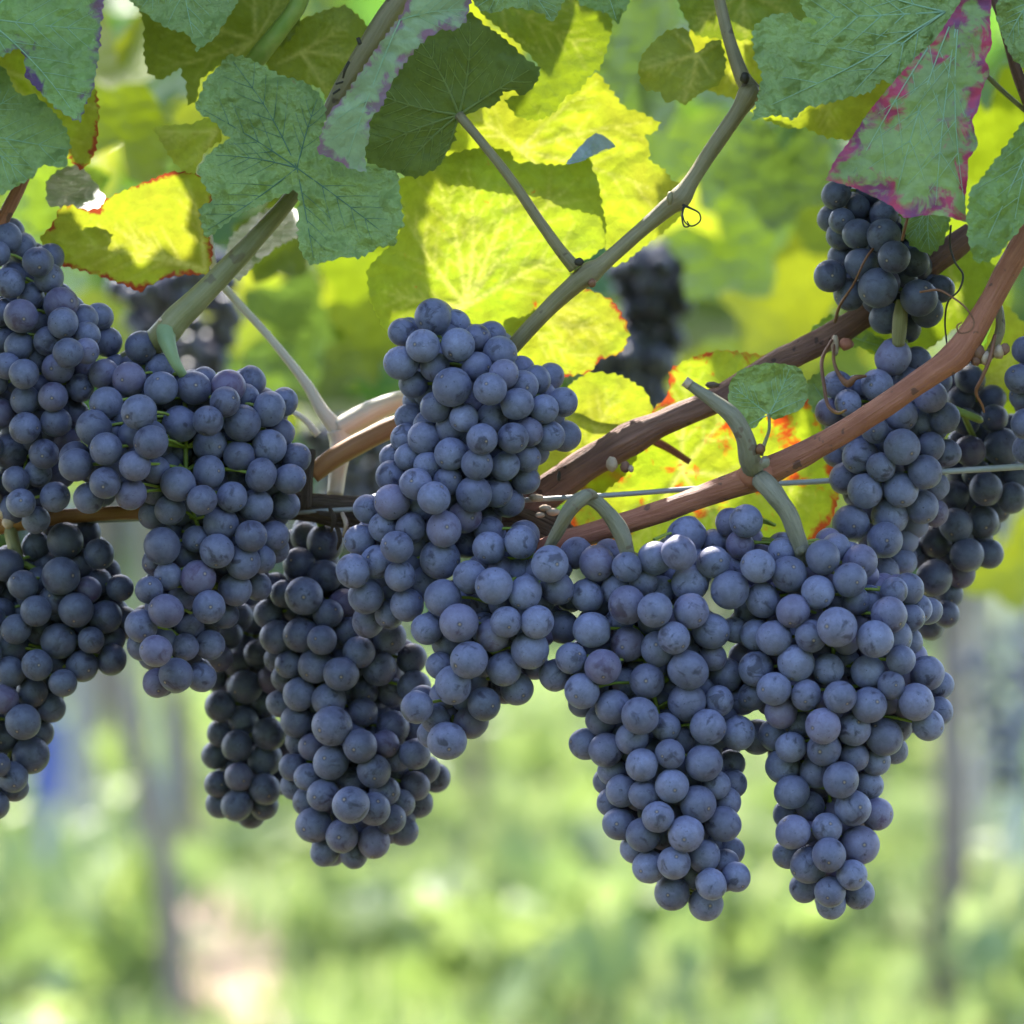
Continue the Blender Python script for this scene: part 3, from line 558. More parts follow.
leaf('small curled yellow leaf lobe beside the crinkled blue green leaf', X('153,128 165,125 190,124 212,116 222,128 221,140 207,150 200,162 194,174 182,170 172,160 163,145'), (216, 130), X('156,130 192,172'), .012, 'yel', vein=M_VEINY, face=-1, wav=5)
leaf('pale folded leaf edge with mauve margin crossing the dark olive leaf', X('318,152 322,130 330,112 345,95 362,70 375,50 390,30 405,8 410,-20 475,-30 470,5 465,22 455,30 440,30 425,40 415,50 400,70 388,90 383,105 370,120 369,140 365,150 366,172 350,168 335,160'), (400, 20), X('345,165 468,10'), -.04, 'pale', gx_=.15, gy_=.1, vein=M_VEINB, vr=.9)
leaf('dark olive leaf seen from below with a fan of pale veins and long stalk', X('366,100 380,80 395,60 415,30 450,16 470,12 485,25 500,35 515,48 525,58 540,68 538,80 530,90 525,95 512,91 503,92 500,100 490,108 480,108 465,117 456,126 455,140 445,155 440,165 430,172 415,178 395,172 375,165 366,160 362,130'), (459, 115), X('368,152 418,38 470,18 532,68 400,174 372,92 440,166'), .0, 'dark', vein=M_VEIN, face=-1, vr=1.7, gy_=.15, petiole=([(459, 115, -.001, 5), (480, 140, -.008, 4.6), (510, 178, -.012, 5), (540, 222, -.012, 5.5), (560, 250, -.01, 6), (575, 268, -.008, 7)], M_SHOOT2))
leaf('mid green leaf lit through beside the dark olive leaf', X('480,8 560,-40 620,-20 612,10 612,30 605,55 600,68 590,75 580,90 565,97 555,112 540,120 525,119 515,115 505,100 525,92 535,85 540,68 520,45 495,25'), (500, 0), X('540,118 605,55 615,0'), .016, 'lit', vein=M_VEIN, face=-1, vr=.9)
leaf('thin blue green leaf edge hanging in at the top above the mid green leaf', X('465,-15 500,-30 570,-20 556,18 550,22 545,15 530,10 510,7 495,13 478,9'), (520, -25), X('552,20 475,8'), -.012, 'blue', vein=M_VEINB, vr=.8)
leaf('small pale green leaf corner at the top with a fine pointed tip', X('575,-20 640,-25 628,5 617,24 608,14 590,8 578,3'), (605, -15), X('617,22'), -.008, 'green', vein=M_VEINB, vr=.8)
leaf('large glowing yellow leaf behind the long shoot', X('430,110 450,80 520,70 580,80 598,73 605,82 615,95 625,108 640,112 660,123 655,132 645,136 650,150 649,160 665,170 672,180 690,190 682,215 660,235 640,250 625,262 612,266 602,235 594,190 560,176 510,166 470,160 440,155'), (520, 150), X('600,80 655,122 680,200 615,262 450,100'), .042, 'yel', vein=M_VEINY, face=-1, vr=1.1, wav=4)
r11 = leaf('large yellow green leaf seen from below with branching pale veins', X('400,180 420,165 440,158 465,150 490,147 510,152 515,162 530,163 560,165 590,158 592,168 598,180 602,205 606,225 605,245 590,258 575,265 560,300 520,340 480,350 400,345 385,330 370,300 367,270 380,255 395,240 405,215 398,190'), (466, 306), X('432,166 466,156 520,172 588,170 598,240 378,290 400,200 392,335'), .034, 'yels', vein=M_VEINY, face=-1, vr=1.6, gy_=.05)
leaf('small grey curled leaf tip catching light above the yellow green leaf', X('566,164 575,152 585,141 596,133 606,137 616,147 604,150 592,156 580,162'), (570, 162), X('614,147'), .012, 'tip', gx_=.5, gy_=-.6, curl=.6, vein=M_VEINB, vr=.6, teeth=1.5)
leaf('round bright yellow leaf lobe under the long shoot', X('500,300 560,280 590,290 612,300 625,320 629,335 622,352 600,360 590,372 560,378 530,385 505,350'), (520, 320), X('625,335 595,368 600,295'), .042, 'yelr', vein=M_VEINY, face=-1, vr=1.)
leaf('small heart shaped green leaf hanging alone beside the upright shoot', X('638,70 642,55 655,40 668,30 685,28 691,38 695,52 702,50 708,42 720,40 726,60 724,75 718,85 712,88 702,92 695,97 685,105 675,100 665,103 660,92 645,90 640,80'), (697, 54), X('682,104 640,70 672,30 716,80 720,42'), .008, 'olive', vein=M_VEIN, face=-1, vr=1.1, teeth=2.6)
leaf('green leaf lit through at the top behind the upright shoot', X('678,0 700,-30 800,-30 812,10 800,22 775,32 745,40 715,38 695,35 686,20'), (745, -10), X('690,30 800,20 745,38'), .035, 'lit', vein=M_VEINY, face=-1, vr=1.1)
leaf('narrow yellow leaf behind the heart shaped leaf and shoot', X('690,20 730,10 765,20 772,80 750,102 728,97 708,90 692,60'), (735, 20), X('740,98 765,70'), .06, 'yel', vein=M_VEINY, face=-1, vr=.9)
leaf('big quilted blue green leaf with mauve blotches beside the pink rimmed leaf', X('752,35 755,25 770,15 790,13 800,22 822,25 806,15 800,0 810,-30 940,-40 965,-10 960,30 945,40 930,58 910,72 895,84 882,80 870,92 850,97 825,104 805,108 793,120 783,116 770,116 752,120 757,100 762,75 755,60'), (945, 12), X('764,108 790,18 850,96 830,-30'), -.024, 'bluep' if False else 'blue', gx_=.08, gy_=-.2, wav=5, vein=M_VEINB, vr=1.5)
leaf('long drooping green leaf with a broad pink and purple rim', X('955,10 975,-20 992,-10 990,20 992,45 985,60 990,70 982,90 978,110 972,120 978,145 968,160 968,175 965,200 966,222 945,216 925,215 905,218 890,205 870,195 855,188 835,182 826,180 835,160 850,140 870,110 895,80 915,58 935,40'), (960, 0), X('935,214 850,180 966,215 895,200'), -.042, 'pink', gx_=.1, gy_=-.12, vein=M_VEINB, vr=.9, teeth=1.3)
leaf('green leaf folding down over the thick cane end', X('1060,80 1024,120 1010,140 995,160 980,180 970,190 967,215 968,240 975,262 985,262 995,258 1003,250 1010,240 1020,230 1030,210 1070,190'), (1050, 100), X('978,260 1012,238 1040,190'), -.052, 'green', gx_=.12, gy_=-.1, vein=M_VEINB, vr=.9, wav=5)
leaf('plain blue green leaf corner above the slender red cane', X('1000,-10 1040,-20 1060,70 1030,72 1012,58 1002,35 996,15'), (1040, -10), X('1005,45'), -.03, 'blue', vein=M_VEINB)
leaf('small green leaf peeping out below the pink rim', X('900,205 950,205 949,228 942,245 930,255 920,250 910,245 903,230'), (930, 200), X('930,252 908,240'), -.004, 'green', vein=M_VEINB, vr=.8)
leaf('small rounded blue green leaf in front of the brown cane', X('728,400 730,382 740,370 765,363 785,364 800,368 808,385 807,400 800,410 787,415 775,420 766,414 755,428 742,428 735,415'), (769, 415), X('732,385 790,367 806,398 748,425'), -.012, 'blue', vein=M_VEINB, vr=.9, teeth=1.6, petiole=([(769, 415, -.012, 1.6), (769, 430, -.022, 1.6), (764, 445, -.034, 2), (761, 455, -.036, 2.4)], M_SHOOT))
leaf('glowing yellow leaf between the tall bunch and the brown cane', X('540,430 570,385 590,372 620,375 645,390 653,410 650,430 630,470 600,495 560,505 530,480'), (575, 470), X('620,380 650,420 560,400'), .046, 'yel', vein=M_VEINY, face=-1, vr=1.)
leaf('broad yellow green leaf with orange red blotches behind both canes', X('600,450 640,420 668,395 670,370 690,358 720,350 765,356 800,390 825,410 835,440 842,480 832,520 800,555 740,562 680,555 620,575 585,562 570,520'), (681, 471), X('830,500 770,362 690,362 620,565 740,556'), .048, 'yelb', vein=M_VEINY, face=-1, vr=1.6, gx_=.05)
leaf('yellow leaf with a red lower rim and crisp vein beside the olive shoot', X('40,238 52,225 60,208 70,205 85,210 100,208 105,200 125,190 150,180 170,172 195,172 210,185 213,200 203,220 213,250 208,274 185,275 165,278 150,285 140,292 125,285 105,278 80,270 60,265 45,250'), (205, 270), X('112,226 185,176 52,240 140,288'), .03, 'yelr', vein=M_VEINY, face=-1, vr=1.5, gy_=.35)
leaf('yellow leaf lobe showing under the big quilted leaf', X('750,112 770,95 800,95 860,85 892,78 886,102 868,125 850,140 825,137 805,128 785,128'), (830, 80), X('830,136 770,115'), .02, 'yel', vein=M_VEINY, face=-1, vr=.9)
leaf('yellow green leaf glowing behind the tendrils at the cane fork', X('860,345 868,310 880,270 905,250 960,240 1000,270 985,320 960,325 930,348 890,362'), (950, 260), X('870,350 960,320 900,260'), .06, 'lit', vein=M_VEINY, face=-1, vr=1.)
leaf('bright yellow leaf at the photo edge behind the side shoot', X('1000,300 1030,330 1050,360 1030,395 1005,402 985,392 972,370 985,345'), (1020, 345), X('990,392 980,360'), .07, 'yel', vein=M_VEINY, face=-1, vr=.9)
leaf('dull green leaf under the brown cane below the dark bunch', X('806,346 812,328 830,314 850,318 880,338 905,345 898,358 870,350 850,345 830,352'), (815, 325), X('898,352'), .05, 'green', vein=M_VEINB, vr=.8)
leaf('small bluish leaf behind the curly tendrils', X('806,395 808,380 820,372 838,395 842,420 832,437 822,428 812,410'), (835, 420), X('812,382'), .034, 'blue', vein=M_VEINB, vr=.7)
leaf('glossy leaf bleached white by sun glare under the dark green leaf', X('48,205 46,182 58,170 78,164 92,178 108,203 88,213 66,208'), (60, 205), X('90,178'), .035, 'glare', gy_=-2.0, face=1, wav=6, vein=M_VEINB, vr=.6)
leaf('pale glossy leaf in sun glare behind the olive green shoot', X('224,268 230,238 252,218 280,204 302,214 298,236 276,248 256,264 240,280'), (230, 262), X('296,216'), .06, 'glare', gy_=-2.0, face=1, wav=6, vein=M_VEINB, vr=.6)
# ---------------------------------------------------------------- bunches
BERRIES = {
 'A': '6,238,16.0,1 21,248,11.7,2 -3,254,12.7,0 38,262,15.6,0 50,258,9.8,2 49,278,14.6,1 9,283,15.6,0 31,296,12.1,2 61,304,17.2,1 63,323,16.0,0 21,316,17.6,0 0,313,11.7,1 99,317,12.7,2 84,319,7.8,2 87,335,12.7,1 107,342,14.1,2 86,351,12.7,0 19,346,14.6,1 0,339,10.7,2 48,341,14.1,1 68,353,15.2,0 36,358,10.7,2 58,368,16.6,0 24,374,15.2,0 7,366,11.7,1 -6,382,9.8,1 86,372,11.7,2 80,388,13.7,1 53,397,14.6,0 25,400,14.6,1 -2,413,16.6,1 25,428,16.0,0 56,422,15.6,0 75,414,10.7,2 44,454,15.2,0 10,451,18.6,2 66,441,11.7,2 38,473,12.7,1 16,480,13.3,1 21,503,14.6,0 55,497,15.2,0 36,520,12.7,1 61,474,13.7,3 12,509,11.7,2 -12,448,15.6,1 -14,482,14.6,2 -16,386,15.6,1',
 'B': '36,546,12.1,2 65,541,19.1,0 87,533,11.7,2 54,528,8.8,3 99,554,15.2,1 79,563,14.6,2 61,576,19.5,0 6,565,17.6,1 23,585,15.2,0 98,582,10.7,2 106,572,7.8,3 88,590,12.1,1 120,588,13.3,1 109,598,8.8,2 54,600,14.6,1 36,611,15.6,0 76,610,17.6,0 105,617,16.6,1 125,623,15.6,2 1,612,8.8,2 16,629,14.6,0 40,630,12.7,2 59,641,17.6,2 91,640,13.3,0 111,639,8.8,2 112,660,15.2,1 11,647,17.2,2 82,666,16.6,1 37,665,15.6,0 10,672,14.6,2 63,683,14.1,0 32,692,15.2,1 3,699,15.6,0 51,708,13.3,2 -12,618,16.6,1 -14,653,16.6,0 6,598,13.7,3 59,614,13.7,3 29,645,11.7,3 59,665,11.7,3 -12,584,15.6,2 23,722,18.6,0 31,755,18.6,1 -2,765,12.7,0 13,777,15.2,1 14,788,12.7,2 -4,804,8.8,1 40,733,6.8,3 4,738,13.7,3 -16,722,15.6,0 -18,749,15.6,1 -18,785,15.6,1 -8,738,13.7,3',
 'C': '141,347,16.6,0 160,367,12.7,2 129,379,16.6,0 104,374,14.6,1 161,388,16.6,0 139,412,18.6,0 194,388,17.2,1 228,387,17.6,1 245,398,10.7,2 204,381,9.8,3 251,381,14.6,2 225,402,15.2,0 269,409,17.6,1 284,402,10.7,2 242,423,18.6,1 208,421,15.2,0 180,424,18.6,1 210,445,17.2,1 239,456,15.2,1 280,433,12.1,2 269,447,17.6,1 296,458,14.6,1 290,479,15.2,0 261,475,17.2,0 151,442,17.2,0 179,453,13.7,3 156,470,11.7,2 209,472,16.0,1 234,476,10.7,3 178,484,17.6,1 153,490,13.7,3 202,500,15.2,0 232,497,15.6,0 256,506,16.6,1 285,505,14.6,2 170,510,14.6,2 153,515,9.8,3 106,403,15.6,2 94,428,18.6,1 106,449,16.6,0 76,465,16.6,0 75,458,15.6,2 135,466,16.0,0 105,483,16.2,0 89,498,15.6,1 131,494,15.6,1 221,524,17.6,1 251,536,16.0,0 274,536,14.6,2 275,549,11.7,3 196,539,12.7,1 217,551,17.2,0 186,557,12.7,2 162,546,18.6,1 157,562,13.7,2 168,576,14.1,1 198,578,18.6,0 243,562,17.2,1 261,559,10.7,2 235,589,17.6,1 149,590,13.7,1 182,598,12.7,2 209,607,17.2,0 224,615,8.8,2 166,611,18.0,0 141,626,16.6,1 189,625,14.6,2 156,651,16.6,0 185,647,13.3,1 210,645,14.6,1 141,646,7.8,2 176,675,17.6,0 201,677,14.6,1 157,683,14.6,1 257,586,13.7,3',
 'D': '239,617,13.7,2 229,635,13.7,2 219,658,13.7,1 237,664,11.7,2 214,676,9.8,2 247,604,11.7,3 261,586,11.7,3 245,687,17.6,1 258,654,13.7,1 273,679,15.2,0 266,702,13.7,2 220,706,15.6,0 243,720,14.6,1 269,734,16.6,0 220,733,12.1,1 237,746,16.0,0 265,759,17.2,1 216,755,11.7,2 239,777,14.6,0 218,784,13.7,1 265,789,16.0,0 237,805,16.6,0 220,804,9.8,2 264,806,10.7,2 251,814,9.8,2 284,746,9.8,3 282,781,11.7,3 250,585,13.7,3 270,600,13.7,3 255,620,13.7,3 275,640,13.7,3 265,665,13.7,3 285,690,13.7,3 290,650,13.7,3 245,650,13.7,3',
 'E': '325,543,18.6,1 305,537,9.8,2 299,564,16.0,1 297,542,7.8,3 325,576,16.6,1 304,596,19.5,0 284,594,12.7,1 275,587,11.7,2 268,614,8.8,2 275,604,9.8,3 277,637,17.2,1 301,635,18.0,0 328,614,14.6,1 344,603,13.7,1 322,640,15.6,0 349,632,14.6,1 315,666,17.2,0 341,674,18.0,0 359,652,16.0,0 379,668,17.6,1 390,638,16.6,1 412,659,15.2,1 414,687,16.6,1 290,664,9.8,2 278,659,9.8,2 285,678,9.8,2 300,694,17.2,1 329,700,18.0,1 364,691,14.6,2 363,712,13.7,2 344,584,9.8,3 281,704,11.7,2 391,692,13.7,3 371,612,11.7,3 387,608,11.7,3 332,726,21.1,0 297,721,16.6,1 360,746,17.2,0 385,744,12.7,1 393,727,17.2,1 299,742,11.7,2 312,747,13.7,1 331,762,18.6,0 293,767,13.7,1 308,777,12.7,1 374,771,16.6,1 352,782,14.6,2 397,758,12.7,2 405,768,9.8,3 397,776,9.8,3 294,786,12.7,2 323,795,16.6,0 351,805,19.1,0 374,809,16.6,1 385,791,14.6,2 307,801,7.8,2 314,825,18.6,1 342,836,17.2,0 325,852,14.1,1 354,854,14.1,1 374,842,16.0,1 391,819,14.6,1 401,803,9.8,2 415,786,14.6,2 418,803,15.2,2 403,831,14.6,2 415,754,15.6,1 426,770,11.7,2 436,778,12.7,2 415,731,12.7,2',
 'F': '433,317,18.6,1 456,324,8.8,3 402,332,12.7,1 423,346,17.6,0 401,363,17.6,1 458,345,17.2,0 477,338,13.7,1 492,335,7.8,2 500,353,17.2,1 477,367,14.6,1 435,367,14.6,1 413,384,13.7,2 452,387,20.5,0 504,374,14.6,1 490,389,16.6,0 523,386,15.6,1 536,380,13.7,2 550,377,12.7,2 521,370,7.8,3 563,402,14.1,1 542,395,10.7,2 517,404,16.0,0 544,409,14.6,0 565,436,15.2,2 550,436,14.6,1 543,429,7.8,2 529,432,14.1,1 436,407,15.6,0 427,392,9.8,3 417,401,7.8,3 409,418,12.7,2 472,406,11.7,2 464,418,13.7,1 492,418,15.6,1 451,429,14.6,1 482,439,16.0,0 513,438,15.6,0 427,425,11.7,2 424,438,16.0,1 405,438,9.8,2 451,454,16.6,0 408,457,12.7,1 477,464,16.0,0 505,466,15.2,0 527,458,12.7,1 526,480,12.7,2 428,466,14.6,1 394,458,9.8,3 515,481,7.8,3 391,476,15.6,1 392,502,18.0,0 416,484,16.6,0 448,481,14.1,1 434,498,16.6,0 474,494,18.0,0 497,492,15.2,1 508,502,15.6,1 465,517,16.6,1 368,509,14.6,1 384,527,15.2,1 411,528,16.0,0 444,529,18.6,0 419,508,10.7,2 360,540,15.2,1 397,547,16.6,0 377,562,16.6,1 353,571,18.0,0 440,559,20.5,1 400,576,15.6,0 366,596,18.0,1 424,583,18.6,2 407,605,17.2,1 368,621,15.6,2 389,614,13.7,2 488,518,9.8,3 467,544,11.7,2',
 'G': '489,548,16.6,0 521,542,17.2,0 489,531,13.7,2 470,577,16.6,1 494,586,19.1,0 525,593,17.6,0 443,598,19.1,0 459,623,21.1,0 427,629,15.6,1 506,622,16.0,0 537,622,16.6,0 484,628,15.6,2 446,644,11.7,2 493,635,16.6,2 530,650,19.5,1 469,660,19.5,0 504,669,17.2,1 440,666,13.7,1 453,685,19.5,1 517,689,16.6,2 505,689,9.8,3 484,704,16.6,1 471,722,16.6,2 447,741,19.9,0 435,719,10.7,2 417,707,16.8,0 535,666,11.7,3 431,734,11.7,3 550,564,19.5,0 557,588,17.6,0 576,553,15.6,2 562,627,16.6,2 571,598,11.7,3',
 'H': '597,563,18.6,1 608,553,11.7,2 627,567,14.6,1 587,596,17.2,1 592,630,19.1,0 617,589,14.6,2 627,605,19.9,0 655,610,18.0,0 686,536,19.5,2 679,553,18.0,0 655,558,17.2,1 643,582,11.7,2 661,590,12.7,2 690,583,19.1,1 691,611,18.0,0 713,562,16.6,0 628,644,17.2,1 619,623,8.8,3 658,649,17.6,1 674,638,16.6,0 711,631,18.6,1 688,670,20.3,0 647,681,18.0,1 713,657,12.7,2 571,658,15.6,0 603,667,18.6,0 555,675,16.6,1 582,691,18.0,0 626,682,11.7,3 673,576,11.7,3 678,625,11.7,3 613,707,18.0,1 640,716,19.5,0 687,702,19.5,1 666,727,14.1,1 719,701,14.6,1 708,727,18.0,0 738,733,17.6,1 600,721,14.6,2 586,744,15.6,2 606,750,16.6,1 632,738,16.6,1 670,754,14.6,0 642,765,17.2,0 704,763,19.9,0 612,771,12.7,2 622,791,16.6,1 608,781,8.8,3 644,795,14.6,1 672,786,17.2,0 698,804,18.8,0 716,785,11.7,2 731,764,11.7,2 733,784,11.7,2 727,802,11.7,2 723,824,17.6,1 658,817,16.0,0 619,824,16.6,1 686,834,19.1,0 611,802,9.8,3 695,740,11.7,3 681,740,11.7,3 726,675,17.6,3 742,699,15.6,3 649,867,16.6,1 674,863,16.8,0 704,856,16.6,1 643,835,17.2,1 730,851,10.7,2 736,877,14.6,1 725,863,10.7,2 711,884,15.2,0 706,904,18.2,1 672,893,17.2,1 663,836,7.8,3 634,849,7.8,2 692,875,11.7,3',
 'I': '746,521,16.6,0 730,522,12.7,2 740,545,11.7,2 737,564,11.7,3 714,543,9.8,3 730,590,20.5,0 758,566,17.2,0 782,552,12.7,2 789,574,18.6,1 763,600,17.6,1 793,611,17.2,0 818,592,17.2,0 823,557,18.0,0 836,547,12.7,2 850,580,17.2,0 860,562,17.6,1 774,638,18.0,0 756,635,15.6,1 811,636,16.6,0 837,627,20.5,0 875,639,19.1,0 735,630,11.7,1 841,603,10.7,3 856,601,8.8,2 870,601,15.6,2 796,663,19.5,0 828,669,15.6,1 756,669,18.0,1 846,662,13.7,3 799,635,11.7,3 749,611,11.7,3 774,689,17.2,0 806,695,15.6,0 840,697,16.6,0 869,705,18.0,1 868,672,17.2,1 891,685,13.7,0 901,660,14.1,1 781,712,16.6,1 798,724,11.7,3 823,726,18.0,0 854,729,17.2,1 791,747,15.6,1 824,749,17.2,1 854,757,14.6,2 776,735,16.6,3 783,766,17.6,2 816,772,15.6,2 841,780,18.0,0 792,792,17.6,1 810,806,13.7,3 853,808,18.6,1 876,761,12.7,2 869,785,11.7,2 884,737,18.6,2 896,727,15.6,3 753,696,11.7,3 732,675,15.6,3 757,737,17.6,3 877,814,15.6,2 793,832,17.6,0 827,828,15.2,1 860,845,20.1,1 829,855,17.2,0 809,865,18.6,1 787,855,11.7,2 852,875,15.6,0 830,892,15.2,0 804,888,14.6,2 859,894,14.6,2 831,904,14.6,2 787,814,7.8,3 894,750,7.8,3 927,673,17.6,1 916,702,19.1,0 928,725,16.0,0 939,711,12.7,2 940,685,10.7,3 894,638,18.6,1 889,615,18.6,1 918,609,12.7,2 910,618,11.7,2 928,611,10.7,2 908,642,14.6,2 908,589,15.6,1 894,591,12.7,1',
 'J': '893,357,18.6,0 877,385,15.6,1 838,385,12.1,2 848,403,12.7,1 857,389,7.8,3 829,412,11.7,2 901,415,16.0,1 917,423,14.6,2 931,397,16.0,0 944,418,16.0,1 937,381,11.7,3 917,361,7.8,3 875,430,13.1,0 902,447,19.5,0 860,456,18.0,0 881,467,14.6,0 930,447,14.6,1 925,472,17.2,0 865,491,17.6,0 901,490,18.0,0 846,478,15.6,2 837,453,10.7,3 851,439,11.7,3 922,507,16.6,1 851,523,18.6,0 890,516,19.1,1 946,453,11.7,2 935,513,9.8,3 935,486,7.8,3 882,412,11.7,3 907,381,11.7,3 885,540,18.0,0 884,572,15.6,1 903,562,10.7,2 873,544,13.7,3',
 'K': '970,379,14.6,1 992,399,11.7,2 966,422,13.3,1 970,451,15.6,0 994,418,13.7,0 1002,447,18.6,1 954,496,15.6,1 986,489,17.2,0 1012,498,15.6,1 956,525,17.2,0 983,522,16.6,1 949,387,11.7,3 951,373,15.6,3 1017,479,11.7,2 1006,465,13.7,3 1021,461,11.7,3 961,399,13.7,3 941,455,9.8,3 980,434,11.7,3 976,473,13.7,3 1000,477,11.7,3 961,473,11.7,3 1012,428,11.7,3 913,553,15.6,2 936,541,15.6,2 967,555,17.2,0 989,554,14.1,1 934,578,19.1,0 949,594,10.7,2 946,614,12.7,1 961,574,11.7,2 933,601,9.8,2 929,625,12.7,2 996,509,11.7,3',
 'L': '836,195,14.1,1 832,218,10.7,2 856,208,12.7,2 842,221,9.4,1 841,236,9.8,2 884,214,14.1,2 858,234,15.2,1 884,236,17.6,1 894,257,16.6,0 842,257,10.7,3 830,276,16.6,1 862,264,16.6,1 878,288,20.5,0 849,294,15.6,2 919,298,19.1,0 927,311,15.6,2 940,289,12.7,2 915,262,12.7,2 886,318,15.6,3 907,328,9.8,3 868,190,15.6,3 899,199,15.6,3 872,248,11.7,3 903,279,13.7,3 915,229,13.7,3 858,166,15.6,3 888,176,15.6,3',
 'M': '1123,335,21.5,1 1100,351,23.4,3 1127,382,34.2,0 1112,367,25.4,3 1106,406,23.4,3 1026,350,12.7,1 1019,379,14.6,0 1023,397,12.7,1 1026,424,15.6,0 1045,363,16.6,0 1049,395,17.6,0 1043,418,15.6,1 1027,449,13.7,2 1047,336,16.6,1 1043,442,14.6,1',
}
def berry_mesh(name, sx, sz):
    V = []; F = []; sphere_into(V, F, (0, 0, 0), 1, 28, 20); W_ = []
    for v in V:
        p = Vector(v); k = 1.0
        if p.z > .97: k -= .018 * (p.z - .97) / .03
        if p.z < -.9: k -= .06 * (-p.z - .9) / .1
        k += .018 * noise.noise(p * 1.3 + Vector((sx * 9, 0, 0)))
        W_.append((p.x * k * sx, p.y * k * sx, p.z * k * sz))
    me = bpy.data.meshes.new(name); me.from_pydata(W_, [], F); me.polygons.foreach_set('use_smooth', [True] * len(me.polygons)); return me
SHAPES = [(1., 1.), (.99, 1.03), (1.02, .965), (1., 1.01), (.985, 1.06)]
BM = {m.name: [berry_mesh('grape', *s) for s in SHAPES] for m in (M_GRAPE, M_GRAPE_SHADED, M_GRAPE_MID)}
for k, ms in BM.items():
    for me in ms: me.materials.append(bpy.data.materials[k])
B0 = {'A': .012, 'B': .032, 'C': .004, 'D': .085, 'E': .045, 'F': -.005, 'G': -.022, 'H': -.026, 'I': -.026, 'J': .014, 'K': .055, 'L': .012, 'M': .0}
BMAT = {k: M_GRAPE for k in 'ACEFGHIJM'}; BMAT.update({'B': M_GRAPE_SHADED, 'D': M_GRAPE_SHADED, 'K': M_GRAPE_SHADED, 'L': M_GRAPE_SHADED, 'A': M_GRAPE_MID, 'C': M_GRAPE_MID})
BLAB = {
 'A': 'dusky bunch above the orange brown cane, cut by the photo edge',
 'B': 'dark bunch at the photo edge hanging below the orange brown cane',
 'C': 'long blue bunch with a side cluster of four berries over the orange cane',
 'D': 'small dark bunch tucked behind, with shrivelled orange stalk tips',
 'E': 'bunch below the rough old wood, dark on top, with a rounded tip',
 'F': 'tall pale blue bunch piled in front of the yellow leaves',
 'G': 'short loose bunch of large berries between the tall bunch and looped stalk',
 'H': 'conical bunch hanging from the grey green looped stalk',
 'I': 'wide shouldered bunch on the stalk at the cane joint, with narrow tip',
 'J': 'upper bunch of pale berries crossed by the long red brown cane',
 'K': 'dark shaded bunch behind the pale wire',
 'L': 'dark bunch tucked under the pink rimmed leaf above the brown cane',
 'M': 'strip of a bunch cut off by the photo edge beside the red cane'}
arr = {}
for k, s in BERRIES.items():
    A = np.array([[float(q) for q in w.split(',')] for w in s.split()]); l_ = A[:, 3]
    A[:, 2] = np.where(l_ >= 2, np.maximum(A[:, 2] * 1.06, 14.3), np.where(l_ == 1, np.maximum(A[:, 2] * 1.03, 13.6), A[:, 2] * 1.01)); A[:, 2] = 16.3 + (A[:, 2] - 16.3) * .84; arr[k] = A
allp = []; idx = []
for k, A in arr.items():
    for i, (x, y, r_, l) in enumerate(A):
        m = np.abs(A[:, 1] - y) < 26; lo, hi = (A[m, 0] - A[m, 2]).min(), (A[m, 0] + A[m, 2]).max(); c_, w = (lo + hi) / 2, (hi - lo) / 2
        t = min(.97, abs(x - c_) / max(w, 1)); bulge = min(w, 72) * .72 * math.sqrt(1 - t * t)
        top = A[:, 1].min(); bulge *= min(1, .45 + (y - top) / 70)
        allp.append([x, y, r_, l, B0[k] + mpp() * (-bulge + l * 14 + random.uniform(-2, 2) - (52 if k == 'C' and x < 160 and y > 395 else 0))]); idx.append((k, c_, w))
P = np.array(allp); keys = np.array([ord(k[0]) for k in idx]); s0 = mpp()
dx = (P[:, None, 0] - P[None, :, 0]) * s0; dz = (P[:, None, 1] - P[None, :, 1]) * s0; d2 = dx * dx + dz * dz
RS = (P[:, None, 2] + P[None, :, 2]) * s0 * .90; need = np.sqrt(np.maximum(RS * RS - d2, 0)); np.fill_diagonal(need, 0)
Yb = P[:, 4].copy(); order = Yb[:, None] - Yb[None, :]; lay = P[:, None, 3] - P[None, :, 3]
same = keys[:, None] == keys[None, :]
sg = np.where(same & (lay != 0), np.sign(lay), np.where(order == 0, 1, np.sign(order)))
for it in range(160):
    diff = Yb[:, None] - Yb[None, :]; lack = np.maximum(need - sg * diff, 0); lack[need == 0] = 0
    Yb += .20 * (lack * sg).sum(1) / np.maximum(1, (lack > 1e-6).sum(1)) * 1.5
ax = {}
for k, A in arr.items():
    m = keys == ord(k); ys = np.arange(A[:, 1].min() + 4, A[:, 1].max() - 2, 24); pts = []
    for y in ys:
        q = m & (np.abs(P[:, 1] - y) < 30)
        lo, hi = (P[q, 0] - P[q, 2]).min(), (P[q, 0] + P[q, 2]).max(); pts.append(((lo + hi) / 2, y, np.median(Yb[q]) + .008))
    p = np.array(pts); 
    for _ in range(2): p[1:-1] = (p[:-2] + 2 * p[1:-1] + p[2:]) / 4
    ax[k] = p
